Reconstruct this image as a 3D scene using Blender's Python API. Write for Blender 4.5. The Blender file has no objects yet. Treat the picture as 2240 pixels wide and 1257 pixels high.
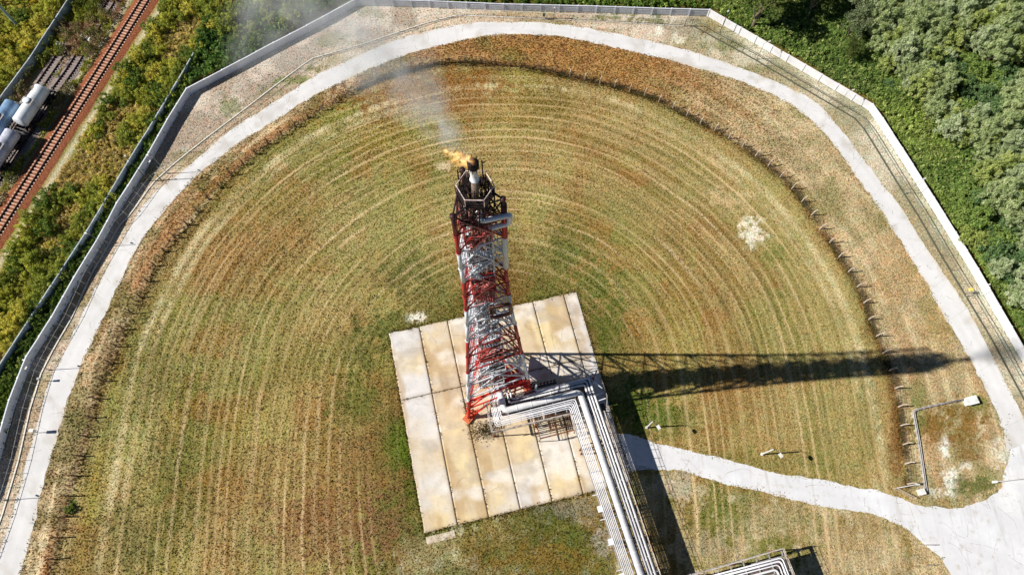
import bpy, math
import numpy as np
from mathutils import Vector, Matrix, Euler
from mathutils.geometry import tessellate_polygon

# ------------------------------------------------------------------ camera, sky, sun, exposure
SC = bpy.context.scene
COL = SC.collection
H = 125.0; FPX = 1500.0; TILT = math.atan(596.5 / 1500.0)
cam = bpy.data.cameras.new('camera'); camo = bpy.data.objects.new('camera', cam); COL.objects.link(camo)
camo.location = (0, 0, H); camo.rotation_euler = (TILT, 0, 0)
cam.sensor_width = 36; cam.lens = 36 * FPX / 2240; cam.clip_end = 5000; cam.clip_start = 0.5
SC.camera = camo
SUN_EL, SUN_AZ = 41.0, 3.6           # light travels towards +x, a touch +y
w = bpy.data.worlds.new('World'); SC.world = w; w.use_nodes = True
nt = w.node_tree; bg = nt.nodes['Background']
sky = nt.nodes.new('ShaderNodeTexSky'); sky.sky_type = 'NISHITA'; sky.sun_disc = False
sky.sun_elevation = math.radians(SUN_EL); sky.sun_rotation = math.radians(270 - SUN_AZ)
nt.links.new(sky.outputs[0], bg.inputs[0]); bg.inputs[1].default_value = 0.05
sky.altitude = 2500; sky.dust_density = 0.15; sky.air_density = 0.85
sl = bpy.data.lights.new('sun', 'SUN'); sl.energy = 5.0; sl.angle = math.radians(0.5); sl.color = (1.0, 0.955, 0.88)
so = bpy.data.objects.new('sun', sl); COL.objects.link(so)
ld = Vector((math.cos(math.radians(SUN_AZ)) * math.cos(math.radians(SUN_EL)), math.sin(math.radians(SUN_AZ)) * math.cos(math.radians(SUN_EL)), -math.sin(math.radians(SUN_EL))))
so.rotation_euler = ld.to_track_quat('-Z', 'Y').to_euler()
SC.view_settings.view_transform = 'Standard'; SC.view_settings.look = 'None'
SC.view_settings.gamma = 1; SC.view_settings.exposure = 0.35
SC.cycles.volume_step_rate = 1.0
SC.cycles.volume_bounces = 3; SC.cycles.max_bounces = 5; SC.cycles.transparent_max_bounces = 12

# ------------------------------------------------------------------ survey: photo point -> ground point
ct, st = math.cos(TILT), math.sin(TILT)
def G(px, py, z=0.0):
    x, y, zc = px - 1120.0, -(py - 628.5), -FPX
    d = np.array([x, y * ct - zc * st, y * st + zc * ct])
    return d[:2] / -d[2] * (H - z)
def GP(pts, z=0.0): return np.array([G(p[0], p[1], z) for p in pts])
def PX(x, y):                                   # ground point -> survey coordinates
    zc = -y * st - H * ct; yc = y * ct - H * st
    return 1120 + x / -zc * FPX, 628.5 - yc / -zc * FPX
PA = G(850, 728); TH = math.radians(13.2)
PU = np.array([math.cos(TH), math.sin(TH)]); PV = np.array([math.sin(TH), -math.cos(TH)])
def L(u, v, z=0.0): p = PA + PU * u + PV * v; return (p[0], p[1], z)

rng = np.random.default_rng(7)
def srgb(r, g, b):
    c = np.array([r, g, b], float) / 255
    return np.where(c <= 0.04045, c / 12.92, ((c + 0.055) / 1.055) ** 2.4)

# ------------------------------------------------------------------ numpy noise
def _h(ix, iy, s):
    n = (ix.astype(np.int64) * 374761393 + iy.astype(np.int64) * 668265263 + s * 1442695041) & 0x7fffffff
    n = ((n ^ (n >> 13)) * 1274126177) & 0x7fffffff
    return ((n ^ (n >> 16)) & 0xffff) / 65535.0
def vnoise(x, y, s=0):
    x = np.asarray(x, float); y = np.asarray(y, float)
    ix = np.floor(x); iy = np.floor(y); fx = x - ix; fy = y - iy
    fx = fx * fx * (3 - 2 * fx); fy = fy * fy * (3 - 2 * fy)
    a = _h(ix, iy, s); b = _h(ix + 1, iy, s); c = _h(ix, iy + 1, s); d = _h(ix + 1, iy + 1, s)
    return (a + (b - a) * fx) * (1 - fy) + (c + (d - c) * fx) * fy
def fbm(x, y, s=0, o=4):
    t = 0; a = 0.5; n = 0
    for i in range(o):
        t = t + a * vnoise(x * 2 ** i + 17.3 * i, y * 2 ** i - 9.1 * i, s + i); n += a; a *= 0.5
    return t / n
def sm(a, b, x): t = np.clip((x - a) / (b - a), 0, 1); return t * t * (3 - 2 * t)
def mixc(c1, c2, t): t = np.asarray(t)[..., None]; return c1 * (1 - t) + c2 * t
def inpoly(x, y, poly):
    r = np.zeros(np.shape(x), bool); n = len(poly)
    for i in range(n):
        x1, y1 = poly[i]; x2, y2 = poly[(i + 1) % n]
        if y1 == y2: continue
        c = ((y1 > y) != (y2 > y)) & (x < (x2 - x1) * (y - y1) / (y2 - y1) + x1)
        r ^= c
    return r
def dist_line(x, y, pts):
    best = np.full(np.shape(x), 1e9)
    for (x1, y1), (x2, y2) in zip(pts[:-1], pts[1:]):
        dx, dy = x2 - x1, y2 - y1; t = np.clip(((x - x1) * dx + (y - y1) * dy) / (dx * dx + dy * dy), 0, 1)
        best = np.minimum(best, np.hypot(x - x1 - t * dx, y - y1 - t * dy))
    return best
def resample(pts, step=None, n=None):
    pts = np.asarray(pts, float); s = np.r_[0, np.cumsum(np.hypot(*np.diff(pts[:, :2], axis=0).T))]
    if n is None: n = max(2, int(round(s[-1] / step)) + 1)
    t = np.linspace(0, s[-1], n)
    return np.stack([np.interp(t, s, pts[:, k]) for k in range(pts.shape[1])], 1)
def smooth(pts, k=3):
    p = resample(pts, step=1.0)
    for _ in range(k):
        q = p.copy(); q[1:-1] = (p[:-2] + 2 * p[1:-1] + p[2:]) / 4; p = q
    return p

# ------------------------------------------------------------------ object helpers
def tag(o, label=None, cat=None, group=None, kind=None):
    if label: o['label'] = label
    if cat: o['category'] = cat
    if group: o['group'] = group
    if kind: o['kind'] = kind
    return o
def empty(name, loc=(0, 0, 0), label=None, cat=None, group=None):
    o = bpy.data.objects.new(name, None); COL.objects.link(o); o.location = loc; o.empty_display_size = 0.2
    return tag(o, label, cat, group)
def meshobj(name, V, F, mat, parent=None, col=None, smooth_=False, quads=None):
    """V (n,3); F list of faces or (m,k) int array"""
    V = np.asarray(V, float)
    if parent is not None: V = V - np.array(parent.location)[None]
    me = bpy.data.meshes.new(name)
    if isinstance(F, np.ndarray):
        m, k = F.shape
        me.vertices.add(len(V)); me.vertices.foreach_set('co', V.astype(np.float32).ravel())
        me.loops.add(m * k); me.loops.foreach_set('vertex_index', F.astype(np.int32).ravel())
        me.polygons.add(m); me.polygons.foreach_set('loop_start', np.arange(0, m * k, k, dtype=np.int32))
        me.polygons.foreach_set('loop_total', np.full(m, k, np.int32)); me.update(calc_edges=True)
    else:
        me.from_pydata(V.tolist(), [], F); me.update()
    if col is not None:
        a = me.color_attributes.new('Col', 'FLOAT_COLOR', 'POINT')
        c = np.ones((len(V), 4), np.float32); c[:, :3] = col; a.data.foreach_set('color', c.ravel())
    if smooth_: me.polygons.foreach_set('use_smooth', np.ones(len(me.polygons), bool))
    me.materials.append(mat)
    o = bpy.data.objects.new(name, me); COL.objects.link(o)
    if parent is not None: o.parent = parent
    return o
class MB:
    def __init__(s): s.v = []; s.f = []; s.n = 0
    def add(s, V, F):
        V = np.asarray(V, float); s.v.append(V); s.f += [tuple(i + s.n for i in f) for f in F]; s.n += len(V); return s
    def tube(s, a, b, r, n=6, r2=None, cap=True):
        a = np.array(a, float); b = np.array(b, float); d = b - a; l = np.linalg.norm(d)
        if l < 1e-6: return s
        d /= l; u = np.cross(d, [0, 0, 1.0]) if abs(d[2]) < 0.95 else np.cross(d, [1.0, 0, 0]); u /= np.linalg.norm(u); w_ = np.cross(d, u)
        r2 = r if r2 is None else r2; t = np.arange(n) * 2 * math.pi / n
        ring = np.outer(np.cos(t), u) + np.outer(np.sin(t), w_)
        F = [(i, (i + 1) % n, n + (i + 1) % n, n + i) for i in range(n)]
        if cap: F += [tuple(range(n))[::-1], tuple(range(n, 2 * n))]
        return s.add(np.r_[a + ring * r, b + ring * r2], F)
    def path(s, pts, r, n=8, bend=0.6, closed=False):
        pts = [np.array(p, float) for p in pts]; q = [pts[0]]
        for i in range(1, len(pts) - 1):
            p0, p, p1 = pts[i - 1], pts[i], pts[i + 1]; a = p0 - p; b = p1 - p; la = np.linalg.norm(a); lb = np.linalg.norm(b)
            k = min(bend, la * .45, lb * .45)
            A = p + a / la * k; B = p + b / lb * k
            for t in (0, .25, .5, .75, 1): q.append((1 - t) ** 2 * A + 2 * t * (1 - t) * p + t * t * B)
        q.append(pts[-1]); m = len(q); V = []; up = None
        for i in range(m):
            d = q[min(i + 1, m - 1)] - q[max(i - 1, 0)]; d /= (np.linalg.norm(d) + 1e-9)
            if up is None: up = np.cross(d, [0, 0, 1.0]) if abs(d[2]) < 0.9 else np.cross(d, [1.0, 0, 0])
            up = up - d * (up @ d); up /= np.linalg.norm(up); w_ = np.cross(d, up)
            t = np.arange(n) * 2 * math.pi / n; V.append(q[i] + (np.outer(np.cos(t), up) + np.outer(np.sin(t), w_)) * r)
        F = [(i * n + j, i * n + (j + 1) % n, (i + 1) * n + (j + 1) % n, (i + 1) * n + j) for i in range(m - 1) for j in range(n)]
        F += [tuple(range(n))[::-1], tuple(range((m - 1) * n, m * n))]
        return s.add(np.vstack(V), F)
    def box(s, c, size, ax=None, ay=None):
        c = np.array(c, float); ax = np.array([1, 0, 0.]) if ax is None else np.array(ax, float); ax = ax / np.linalg.norm(ax)
        ay = np.cross([0, 0, 1.0], ax) if ay is None else np.array(ay, float); ay = ay / np.linalg.norm(ay); az = np.cross(ax, ay)
        hx, hy, hz = [k / 2 for k in size]
        V = [c + ax * hx * i + ay * hy * j + az * hz * k for k in (-1, 1) for j in (-1, 1) for i in (-1, 1)]
        return s.add(V, [(0, 2, 3, 1), (4, 5, 7, 6), (0, 1, 5, 4), (2, 6, 7, 3), (0, 4, 6, 2), (1, 3, 7, 5)])
    def beam(s, a, b, w_, h_):
        a = np.array(a, float); b = np.array(b, float); d = b - a; l = np.linalg.norm(d); d = d / l
        ay = np.cross([0, 0, 1.0], d) if abs(d[2]) < .98 else np.array([0, 1., 0])
        return s.box((a + b) / 2, (l, w_, h_), d, ay)
    def lathe(s, base, axis, prof, n=16):
        base = np.array(base, float); d = np.array(axis, float); d /= np.linalg.norm(d)
        u = np.cross(d, [0, 0, 1.0]) if abs(d[2]) < 0.95 else np.cross(d, [1.0, 0, 0]); u /= np.linalg.norm(u); w_ = np.cross(d, u)
        t = np.arange(n) * 2 * math.pi / n; ring = np.outer(np.cos(t), u) + np.outer(np.sin(t), w_)
        V = np.vstack([base + d * z + ring * max(r, 1e-4) for z, r in prof]); m = len(prof)
        F = [(i * n + j, i * n + (j + 1) % n, (i + 1) * n + (j + 1) % n, (i + 1) * n + j) for i in range(m - 1) for j in range(n)]
        F += [tuple(range(n))[::-1], tuple(range((m - 1) * n, m * n))]
        return s.add(V, F)
    def rail(s, pts, h=1.1, r=0.03, step=1.5, mids=(0.5, 1.0), n=4):
        pts = [np.array(p, float) for p in pts]
        for a, b in zip(pts[:-1], pts[1:]):
            l = np.linalg.norm(b - a); k = max(1, int(round(l / step)))
            for i in range(k + 1): p = a + (b - a) * i / k; s.tube(p, p + [0, 0, h], r, n)
            for m in mids: s.tube(a + [0, 0, h * m], b + [0, 0, h * m], r, n)
        return s
    def build(s, name, mat, parent=None, smooth_=False):
        if not s.v: return None
        return meshobj(name, np.vstack(s.v), s.f, mat, parent, smooth_=smooth_)

# ------------------------------------------------------------------ materials
class NT:
    def __init__(s, name):
        s.m = bpy.data.materials.new(name); s.m.use_nodes = True; s.t = s.m.node_tree; s.p = s.t.nodes['Principled BSDF']
        s.out = s.t.nodes['Material Output']
    def n(s, typ, **k):
        x = s.t.nodes.new('ShaderNode' + typ)
        for a, b in k.items(): setattr(x, a, b)
        return x
    def l(s, a, b): s.t.links.new(a, b)
    def math(s, op, a, b=None, clamp=False):
        x = s.n('Math', operation=op, use_clamp=clamp)
        for i, v in enumerate((a, b)):
            if v is None: continue
            if isinstance(v, (int, float)): x.inputs[i].default_value = v
            else: s.l(v, x.inputs[i])
        return x.outputs[0]
    def noise(s, scale, detail=4, rough=.55, vec=None, sub='Fac', dist=0):
        x = s.n('TexNoise'); x.inputs['Scale'].default_value = scale; x.inputs['Detail'].default_value = detail
        x.inputs['Roughness'].default_value = rough; x.inputs['Distortion'].default_value = dist
        if vec is not None: s.l(vec, x.inputs['Vector'])
        return x.outputs[sub]
    def obj(s): return s.n('TexCoord').outputs['Object']
    def ramp(s, fac, stops, interp='LINEAR'):
        r = s.n('ValToRGB'); e = r.color_ramp; e.interpolation = interp
        while len(e.elements) < len(stops): e.elements.new(0.5)
        for el, (p, c) in zip(e.elements, stops): el.position = p; el.color = (*c, 1) if len(c) == 3 else c
        s.l(fac, r.inputs[0]); return r.outputs[0]
    def mix(s, fac, a, b, mode='MIX'):
        x = s.n('Mix', data_type='RGBA', blend_type=mode)
        for i, v in ((0, fac), (6, a), (7, b)):
            if isinstance(v, (int, float)): x.inputs[i].default_value = v
            elif isinstance(v, (tuple, list, np.ndarray)): x.inputs[i].default_value = (*[float(k) for k in v[:3]], 1)
            else: s.l(v, x.inputs[i])
        return x.outputs[2]
    def base(s, c, rough=.8, metal=0, spec=.3):
        if isinstance(c, (tuple, list, np.ndarray)): s.p.inputs['Base Color'].default_value = (*[float(k) for k in c[:3]], 1)
        else: s.l(c, s.p.inputs['Base Color'])
        s.p.inputs['Roughness'].default_value = rough; s.p.inputs['Metallic'].default_value = metal
        s.p.inputs['Specular IOR Level'].default_value = spec; return s
    def bump(s, h, strength=.4, dist=.1):
        b = s.n('Bump'); b.inputs['Strength'].default_value = strength; b.inputs['Distance'].default_value = dist
        s.l(h, b.inputs['Height']); s.l(b.outputs[0], s.p.inputs['Normal']); return s
def g3(v): return (v, v, v)

def mat_ground():
    s = NT('ground'); at = s.n('Attribute', attribute_name='Col').outputs['Color']; v = s.obj()
    f1 = s.noise(2.6, 5, .72, v); f2 = s.noise(9.0, 2, .6, v); f3 = s.noise(0.55, 4, .6, v)
    a = s.ramp(f1, [(.3, g3(.36)), (.5, g3(1.0)), (.72, g3(1.65))])
    b = s.ramp(f2, [(.3, g3(.55)), (.7, g3(1.45))])
    c = s.ramp(f3, [(.35, (1.06, .98, .9)), (.65, (.92, 1.04, .98))])
    x = s.mix(1, at, a, 'MULTIPLY'); x = s.mix(1, x, b, 'MULTIPLY'); x = s.mix(1, x, c, 'MULTIPLY')
    # mowing lines: fine noise laid out along the turning circles of the mower (distance and length attributes)
    rg = s.n('Attribute', attribute_name='Ring').outputs['Vector']; sp = s.n('SeparateXYZ'); s.l(rg, sp.inputs[0])
    def band(kd, ka, lo, hi):
        cb = s.n('CombineXYZ'); s.l(s.math('MULTIPLY', sp.outputs[0], kd), cb.inputs[0]); s.l(s.math('MULTIPLY', sp.outputs[1], ka), cb.inputs[1])
        return s.ramp(s.noise(1.0, 3, .6, cb.outputs[0]), [(lo, g3(0)), (hi, g3(1))])
    cs = s.math('POWER', s.math('ADD', s.math('MULTIPLY', s.math('COSINE', s.math('MULTIPLY', sp.outputs[0], 2 * math.pi / 1.85)), .5), .5), 5.0)
    l1 = s.math('MULTIPLY', cs, s.math('ADD', s.math('MULTIPLY', s.math('MULTIPLY', band(.55, .035, .40, .64), band(.10, .02, .34, .6)), .9), .12)); l2 = band(3.6, .09, .54, .74); l3 = band(2.0, .05, .55, .75)
    am = sp.outputs[2]
    x = s.mix(s.math('MULTIPLY', s.math('MULTIPLY', l1, am), .85), x, tuple(srgb(222, 196, 150)))
    x = s.mix(s.math('MULTIPLY', s.math('MULTIPLY', l2, am), .45), x, tuple(srgb(196, 168, 112)))
    x = s.mix(s.math('MULTIPLY', s.math('MULTIPLY', l3, am), .38), x, tuple(srgb(84, 72, 34)))
    s.base(x, .95, 0, .1); s.bump(f1, .8, .35); return s.m
def mat_attr(name, rough=.8, n1=(1.5, .8, 1.2), spec=.2, transl=0.0, fine=None):
    s = NT(name); at = s.n('Attribute', attribute_name='Col').outputs['Color']
    f = s.ramp(s.noise(n1[0], 4, .6, s.obj()), [(.3, g3(n1[1])), (.7, g3(n1[2]))])
    x = s.mix(1, at, f, 'MULTIPLY')
    if fine:
        g = s.ramp(s.noise(fine[0], 4, .65, s.obj()), [(.32, g3(fine[1])), (.45, g3(1)), (1, g3(1))]); x = s.mix(1, x, g, 'MULTIPLY')
    s.base(x, rough, 0, spec)
    if transl:
        tr = s.n('BsdfTranslucent'); s.l(x, tr.inputs[0]); ms = s.n('MixShader'); ms.inputs[0].default_value = transl
        s.l(s.p.outputs[0], ms.inputs[1]); s.l(tr.outputs[0], ms.inputs[2]); s.l(ms.outputs[0], s.out.inputs['Surface'])
    return s.m
def mat_plain(name, c, rough=.6, metal=0, dirt=None, scale=1.5, lo=.35, hi=.7, spec=.3, bump=0):
    s = NT(name); v = s.obj(); f = s.noise(scale, 6, .65, v)
    if dirt is not None: x = s.mix(s.ramp(f, [(lo, g3(0)), (hi, g3(1))]), c, dirt)
    else: x = s.mix(1, c, s.ramp(f, [(.3, g3(.85)), (.7, g3(1.12))]), 'MULTIPLY')
    s.base(x, rough, metal, spec)
    if bump: s.bump(f, bump, .05)
    return s.m
RED = srgb(205, 38, 32); WHITE = srgb(226, 228, 232); RUST = srgb(120, 66, 40)
def mat_bands(name, stops, soot=True, dirt=.35):
    """red and white paint bands by height above the tower foot, rust specks, soot near the flame"""
    s = NT(name); v = s.obj(); sep = s.n('SeparateXYZ'); s.l(v, sep.inputs[0]); z = s.math('DIVIDE', sep.outputs[2], 80.0)
    c = s.ramp(z, [(p / 80.0, tuple(k)) for p, k in stops], 'CONSTANT')
    f = s.noise(.9, 6, .7, v); c = s.mix(s.ramp(f, [(.52, g3(0)), (.72, g3(dirt))]), c, tuple(RUST * .8))
    k = s.ramp(s.math('ADD', z, s.math('MULTIPLY', s.noise(.6, 3, .6, v), .03)), [(.0, g3(0)), (.855, g3(0)), (.905, g3(.93)), (1, g3(.97))])
    c = s.mix(k, c, (.018, .014, .014)) if soot else c
    s.base(c, .55, 0, .35); return s.m
DR = tuple(srgb(172, 52, 48)); BR = tuple(srgb(214, 34, 26)); WH = tuple(srgb(215, 219, 226)); PK = tuple(srgb(206, 120, 112))
M = {}
M['ground'] = mat_ground()
M['leaf'] = mat_attr('leaf', .6, (.8, .75, 1.25), .2, .42)
M['grass'] = mat_attr('grass_blades', .8, (.5, .8, 1.2), .15, .15)
M['road'] = mat_attr('road_concrete', .85, (.22, .93, 1.05), .2, fine=(1.3, .93))
M['pad'] = mat_attr('pad_concrete', .85, (.5, .9, 1.08), .2, fine=(2.2, .86))
M['steel_b'] = mat_bands('painted_steel', [(0, BR), (11.5, WH), (26, DR), (39, WH), (49.5, DR), (57.2, WH), (64.8, DR)])
M['steel_i'] = mat_bands('painted_steel_inner', [(0, BR), (11.5, PK), (16, WH), (26, PK), (30, WH), (49.5, PK), (57.2, WH), (64.8, PK)], dirt=.5)
M['char'] = mat_plain('charred_steel', (.010, .008, .009), .75, 0, (.035, .024, .022), 3, spec=.15)
M['railpink'] = mat_plain('sooty_rail', tuple(srgb(226, 206, 198)), .6, 0, (.06, .04, .04), 1.2, .5, .68)
M['riser'] = mat_plain('riser_steel', tuple(srgb(150, 130, 115)), .5, .3, tuple(srgb(85, 60, 50)), 1.0)
M['silver'] = mat_plain('pipe_cladding', tuple(srgb(222, 222, 224)), .45, .0, tuple(srgb(190, 188, 190)), .5, .45, .8, .4)
M['alu'] = mat_plain('bright_cladding', tuple(srgb(234, 235, 240)), .4, .0, tuple(srgb(200, 202, 208)), .6, .4, .8, .5)
M['rustpipe'] = mat_plain('rusty_pipe', tuple(srgb(160, 120, 105)), .6, .2, tuple(srgb(95, 52, 38)), 1.5)
M['rust'] = mat_plain('rusted_steel', tuple(srgb(150, 105, 80)), .75, 0, tuple(srgb(95, 50, 32)), 2)
M['galv'] = mat_plain('galvanised', tuple(srgb(178, 178, 176)), .55, .1, tuple(srgb(120, 105, 95)), 2)
M['grate'] = mat_plain('deck_grating', tuple(srgb(100, 92, 86)), .8, 0, tuple(srgb(70, 50, 40)), 3)
M['wallL'] = mat_plain('wall_concrete_skylit', tuple(srgb(236, 241, 248)), .85, 0, tuple(srgb(206, 214, 226)), .6, .35, .8, .2, .2)  # left panels face away from the sun; bluish skylight is put into the colour
M['wallR'] = mat_plain('wall_concrete_white', tuple(srgb(228, 228, 232)), .8, 0, tuple(srgb(205, 203, 200)), .5, .45, .8, .2)
M['wallO'] = mat_plain('wall_concrete_old', tuple(srgb(196, 206, 210)), .9, 0, tuple(srgb(138, 148, 146)), .8, .35, .8, .2)
M['post'] = mat_plain('weathered_post', tuple(srgb(205, 196, 180)), .85, 0, tuple(srgb(150, 120, 95)), 3)
M['postd'] = mat_plain('brown_post', tuple(srgb(150, 126, 106)), .85, 0, tuple(srgb(84, 62, 48)), 3)
M['wire'] = mat_plain('dark_wire', tuple(srgb(90, 78, 66)), .6, .3)
M['fencew'] = mat_plain('fence_rail', tuple(srgb(228, 226, 218)), .6, 0, tuple(srgb(190, 184, 170)), 1)
M['fenced'] = mat_plain('fence_rail_dark', tuple(srgb(92, 92, 78)), .6, .1)
M['white'] = mat_plain('white_paint', tuple(srgb(235, 234, 230)), .5, 0, tuple(srgb(200, 196, 188)), 1)
M['yellow'] = mat_plain('yellow_paint', tuple(srgb(225, 205, 110)), .5)
M['sleeper'] = mat_plain('concrete_sleeper', tuple(srgb(214, 188, 170)), .9, 0, tuple(srgb(170, 130, 106)), 2.0)
M['sleeperold'] = mat_plain('old_sleeper', tuple(srgb(170, 160, 155)), .9, 0, tuple(srgb(100, 85, 75)), 2.5)
M['railsteel'] = mat_plain('rail_steel', tuple(srgb(44, 20, 18)), .7, .0)
M['black'] = mat_plain('bogie_black', (.02, .02, .024), .7)
M['trunk'] = mat_plain('bark', tuple(srgb(150, 135, 115)), .9, 0, tuple(srgb(85, 72, 58)), 2)
M['footing'] = mat_plain('footing_concrete', tuple(srgb(205, 120, 80)), .85, 0, tuple(srgb(190, 90, 60)), 1.5)
M['dark_stone'] = mat_plain('sheet_dark', tuple(srgb(62, 64, 74)), .6)
def mat_ballast(name, a, b):
    s = NT(name); v = s.obj(); f = s.noise(3.5, 5, .75, v); s.base(s.ramp(f, [(.3, tuple(a * .55)), (.5, tuple(a)), (.72, tuple(b))]), .95, 0, .1); s.bump(f, .8, .1); return s.m
M['ballast'] = mat_ballast('orange_ballast', srgb(138, 82, 56), srgb(198, 134, 96))
M['ballast2'] = mat_ballast('grey_ballast', srgb(136, 122, 118), srgb(190, 180, 178))

# ------------------------------------------------------------------ survey lines
ROAD_O = [(-40, 1300), (0, 1214), (27, 1125), (58, 1010), (80, 930), (95, 868), (111, 824), (146, 758), (173, 700), (225, 600), (270, 520), (284, 501), (301, 463), (322, 442), (343, 414), (371, 395), (434, 346), (482, 302), (528, 269), (579, 236), (630, 205), (691, 164), (778, 124), (868, 87), (968, 60), (1035, 50), (1100, 48), (1189, 49), (1279, 61), (1368, 78), (1457, 98), (1524, 116), (1600, 141), (1700, 180), (1784, 220), (1824, 264), (1868, 321), (1908, 374), (1934, 410), (1971, 451), (2004, 506), (2037, 557), (2081, 620), (2124, 685), (2154, 748), (2187, 810), (2205, 850), (2233, 902), (2262, 960)]
ROAD_I = [(20, 1320), (44, 1257), (75, 1143), (100, 1037), (117, 984), (142, 899), (164, 828), (190, 771), (224, 700), (265, 610), (312, 520), (341, 482), (389, 425), (437, 376), (482, 343), (543, 300), (605, 261), (656, 228), (712, 195), (734, 187), (801, 154), (884, 120), (985, 94), (1052, 80), (1100, 74), (1212, 78), (1279, 90), (1368, 109), (1457, 130), (1524, 150), (1600, 171), (1667, 197), (1734, 230), (1784, 271), (1817, 307), (1851, 354), (1882, 401), (1920, 448), (1956, 506), (1993, 565), (2037, 638), (2084, 722), (2130, 799), (2156, 855), (2180, 900), (2195, 938), (2205, 985)]
YARD = [(1340, 952), (1384, 951), (1438, 973), (1481, 977), (1535, 990), (1615, 1009), (1695, 1033), (1776, 1044), (1840, 1060), (1913, 1073), (1978, 1091), (2015, 1105), (2095, 1109), (2153, 1091), (2193, 1066), (2200, 1033), (2213, 985), (2195, 930), (2228, 890), (2262, 950), (2420, 1050), (2520, 1420), (2140, 1400), (2100, 1300), (2076, 1257), (2058, 1218), (2015, 1185), (1978, 1149), (1913, 1127), (1840, 1114), (1776, 1100), (1695, 1079), (1642, 1068), (1588, 1057), (1535, 1041), (1497, 1030), (1449, 1025), (1400, 1025), (1355, 1030)]
WALL = [(-70, 1190), (-20, 1078), (0, 1010), (27, 913), (40, 868), (55, 832), (71, 789), (106, 735), (128, 700), (180, 607), (234, 520), (265, 458), (295, 412), (341, 337), (372, 280), (417, 207), (520, 153), (600, 110), (700, 58), (781, 13), (935, 17), (1100, 24), (1300, 28.5), (1430, 33), (1547, 36), (1660, 101), (1780, 171), (1899, 241), (1921, 272), (1940, 302), (1980, 364), (2050, 475), (2120, 588), (2178, 690), (2240, 797), (2330, 950)]
WALL2 = [(-60, 895), (0, 795), (90, 657), (193, 500), (223, 450), (249, 404), (268, 374), (287, 341), (307, 309), (326, 280), (408, 143), (424, 115)]   # top line
RWALL = [(-60, 300), (4, 207), (64, 127), (147, 0), (185, -60)]                                   # top line
TRACK = [(-110, 672), (-50, 580), (32, 450), (116, 320), (200, 191), (258, 100), (321, 0), (352, -50)]
TRACK2 = [(-75, 500), (-10, 400), (60, 294), (118, 206), (159, 150), (240, 12), (262, -25)]
TRACK3 = [(-110, 490), (-40, 382), (30, 275), (86, 192), (115, 150), (150, 98)]
FENCE_IN = [(100, 1320), (120, 1232), (131, 1187), (142, 1149), (160, 1066), (175, 1028), (181, 990), (193, 952), (205, 914), (211, 880), (223, 843), (241, 807), (256, 771), (265, 738), (283, 708), (295, 675), (316, 641), (340, 581), (380, 527), (425, 478), (445, 452), (467, 427), (490, 404), (510, 380), (536, 357), (560, 338), (583, 319), (610, 300), (638, 284), (664, 268), (690, 249), (717, 236), (742, 221), (793, 189), (821, 177), (849, 167), (908, 152), (961, 140), (1001, 137), (1060, 141), (1117, 147), (1147, 148), (1177, 154), (1206, 159), (1232, 166), (1261, 173), (1292, 179), (1321, 187), (1352, 192), (1381, 202), (1410, 210), (1439, 221), (1468, 237), (1495, 250), (1523, 267), (1550, 279), (1579, 294), (1605, 311), (1632, 327), (1659, 346), (1684, 368), (1705, 388), (1729, 409), (1749, 437), (1770, 462), (1788, 496), (1808, 521), (1824, 548), (1843, 577), (1862, 605), (1879, 634), (1891, 668), (1899, 702), (1916, 733), (1929, 766), (1939, 802), (1955, 835), (1962, 871), (1967, 907), (1971, 945), (1976, 982), (1980, 1021), (1984, 1058)]
FENCE_L = [(-40, 1250), (4, 1130), (40, 1010), (66, 895), (91, 815), (122, 755), (155, 700), (200, 600), (247, 520), (259, 496), (284, 471), (308, 438), (333, 402), (368, 370), (388, 353), (452, 302), (533, 241), (607, 184), (681, 129), (794, 97), (868, 72), (941, 48), (1001, 34), (1100, 38), (1189, 42), (1323, 48), (1410, 53), (1495, 58)]
FENCE_R = [(1517, 58), (1644, 127), (1734, 180), (1831, 237), (1878, 264), (1914, 321), (1971, 414), (2011, 477), (2062, 565), (2113, 649), (2168, 740), (2227, 850), (2290, 965)]
W_ROAD_O, W_ROAD_I = smooth(GP(ROAD_O), 6), smooth(GP(ROAD_I), 6)
W_WALL = GP(WALL); W_WALL2 = GP(WALL2, 2.1); W_RW = GP(RWALL, 2.2)
W_TR, W_TR2, W_TR3 = smooth(GP(TRACK), 8), smooth(GP(TRACK2), 8), smooth(GP(TRACK3), 8)
W_FI, W_FL, W_FR = smooth(GP(FENCE_IN), 3), GP(FENCE_L), GP(FENCE_R)
W_YARD = GP(YARD)
CEN = np.array([-3.435, 29.6])
ENC = np.vstack([W_ROAD_I, [[60, -60], [-60, -60]]])          # everything inside the ring road
COMP = np.vstack([W_WALL, [[130, -200], [-130, -200]]])        # inside the perimeter wall

def dfield(x, y):
    dx = x - CEN[0] - 1.5; dy = y - CEN[1]
    k = np.where(dy > 0, 1.0, np.where(dx < 0, .42, .08))
    return np.hypot(dx, dy * k) + 1.2 * (fbm(x * .06, y * .06, 5, 2) - .5)

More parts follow.
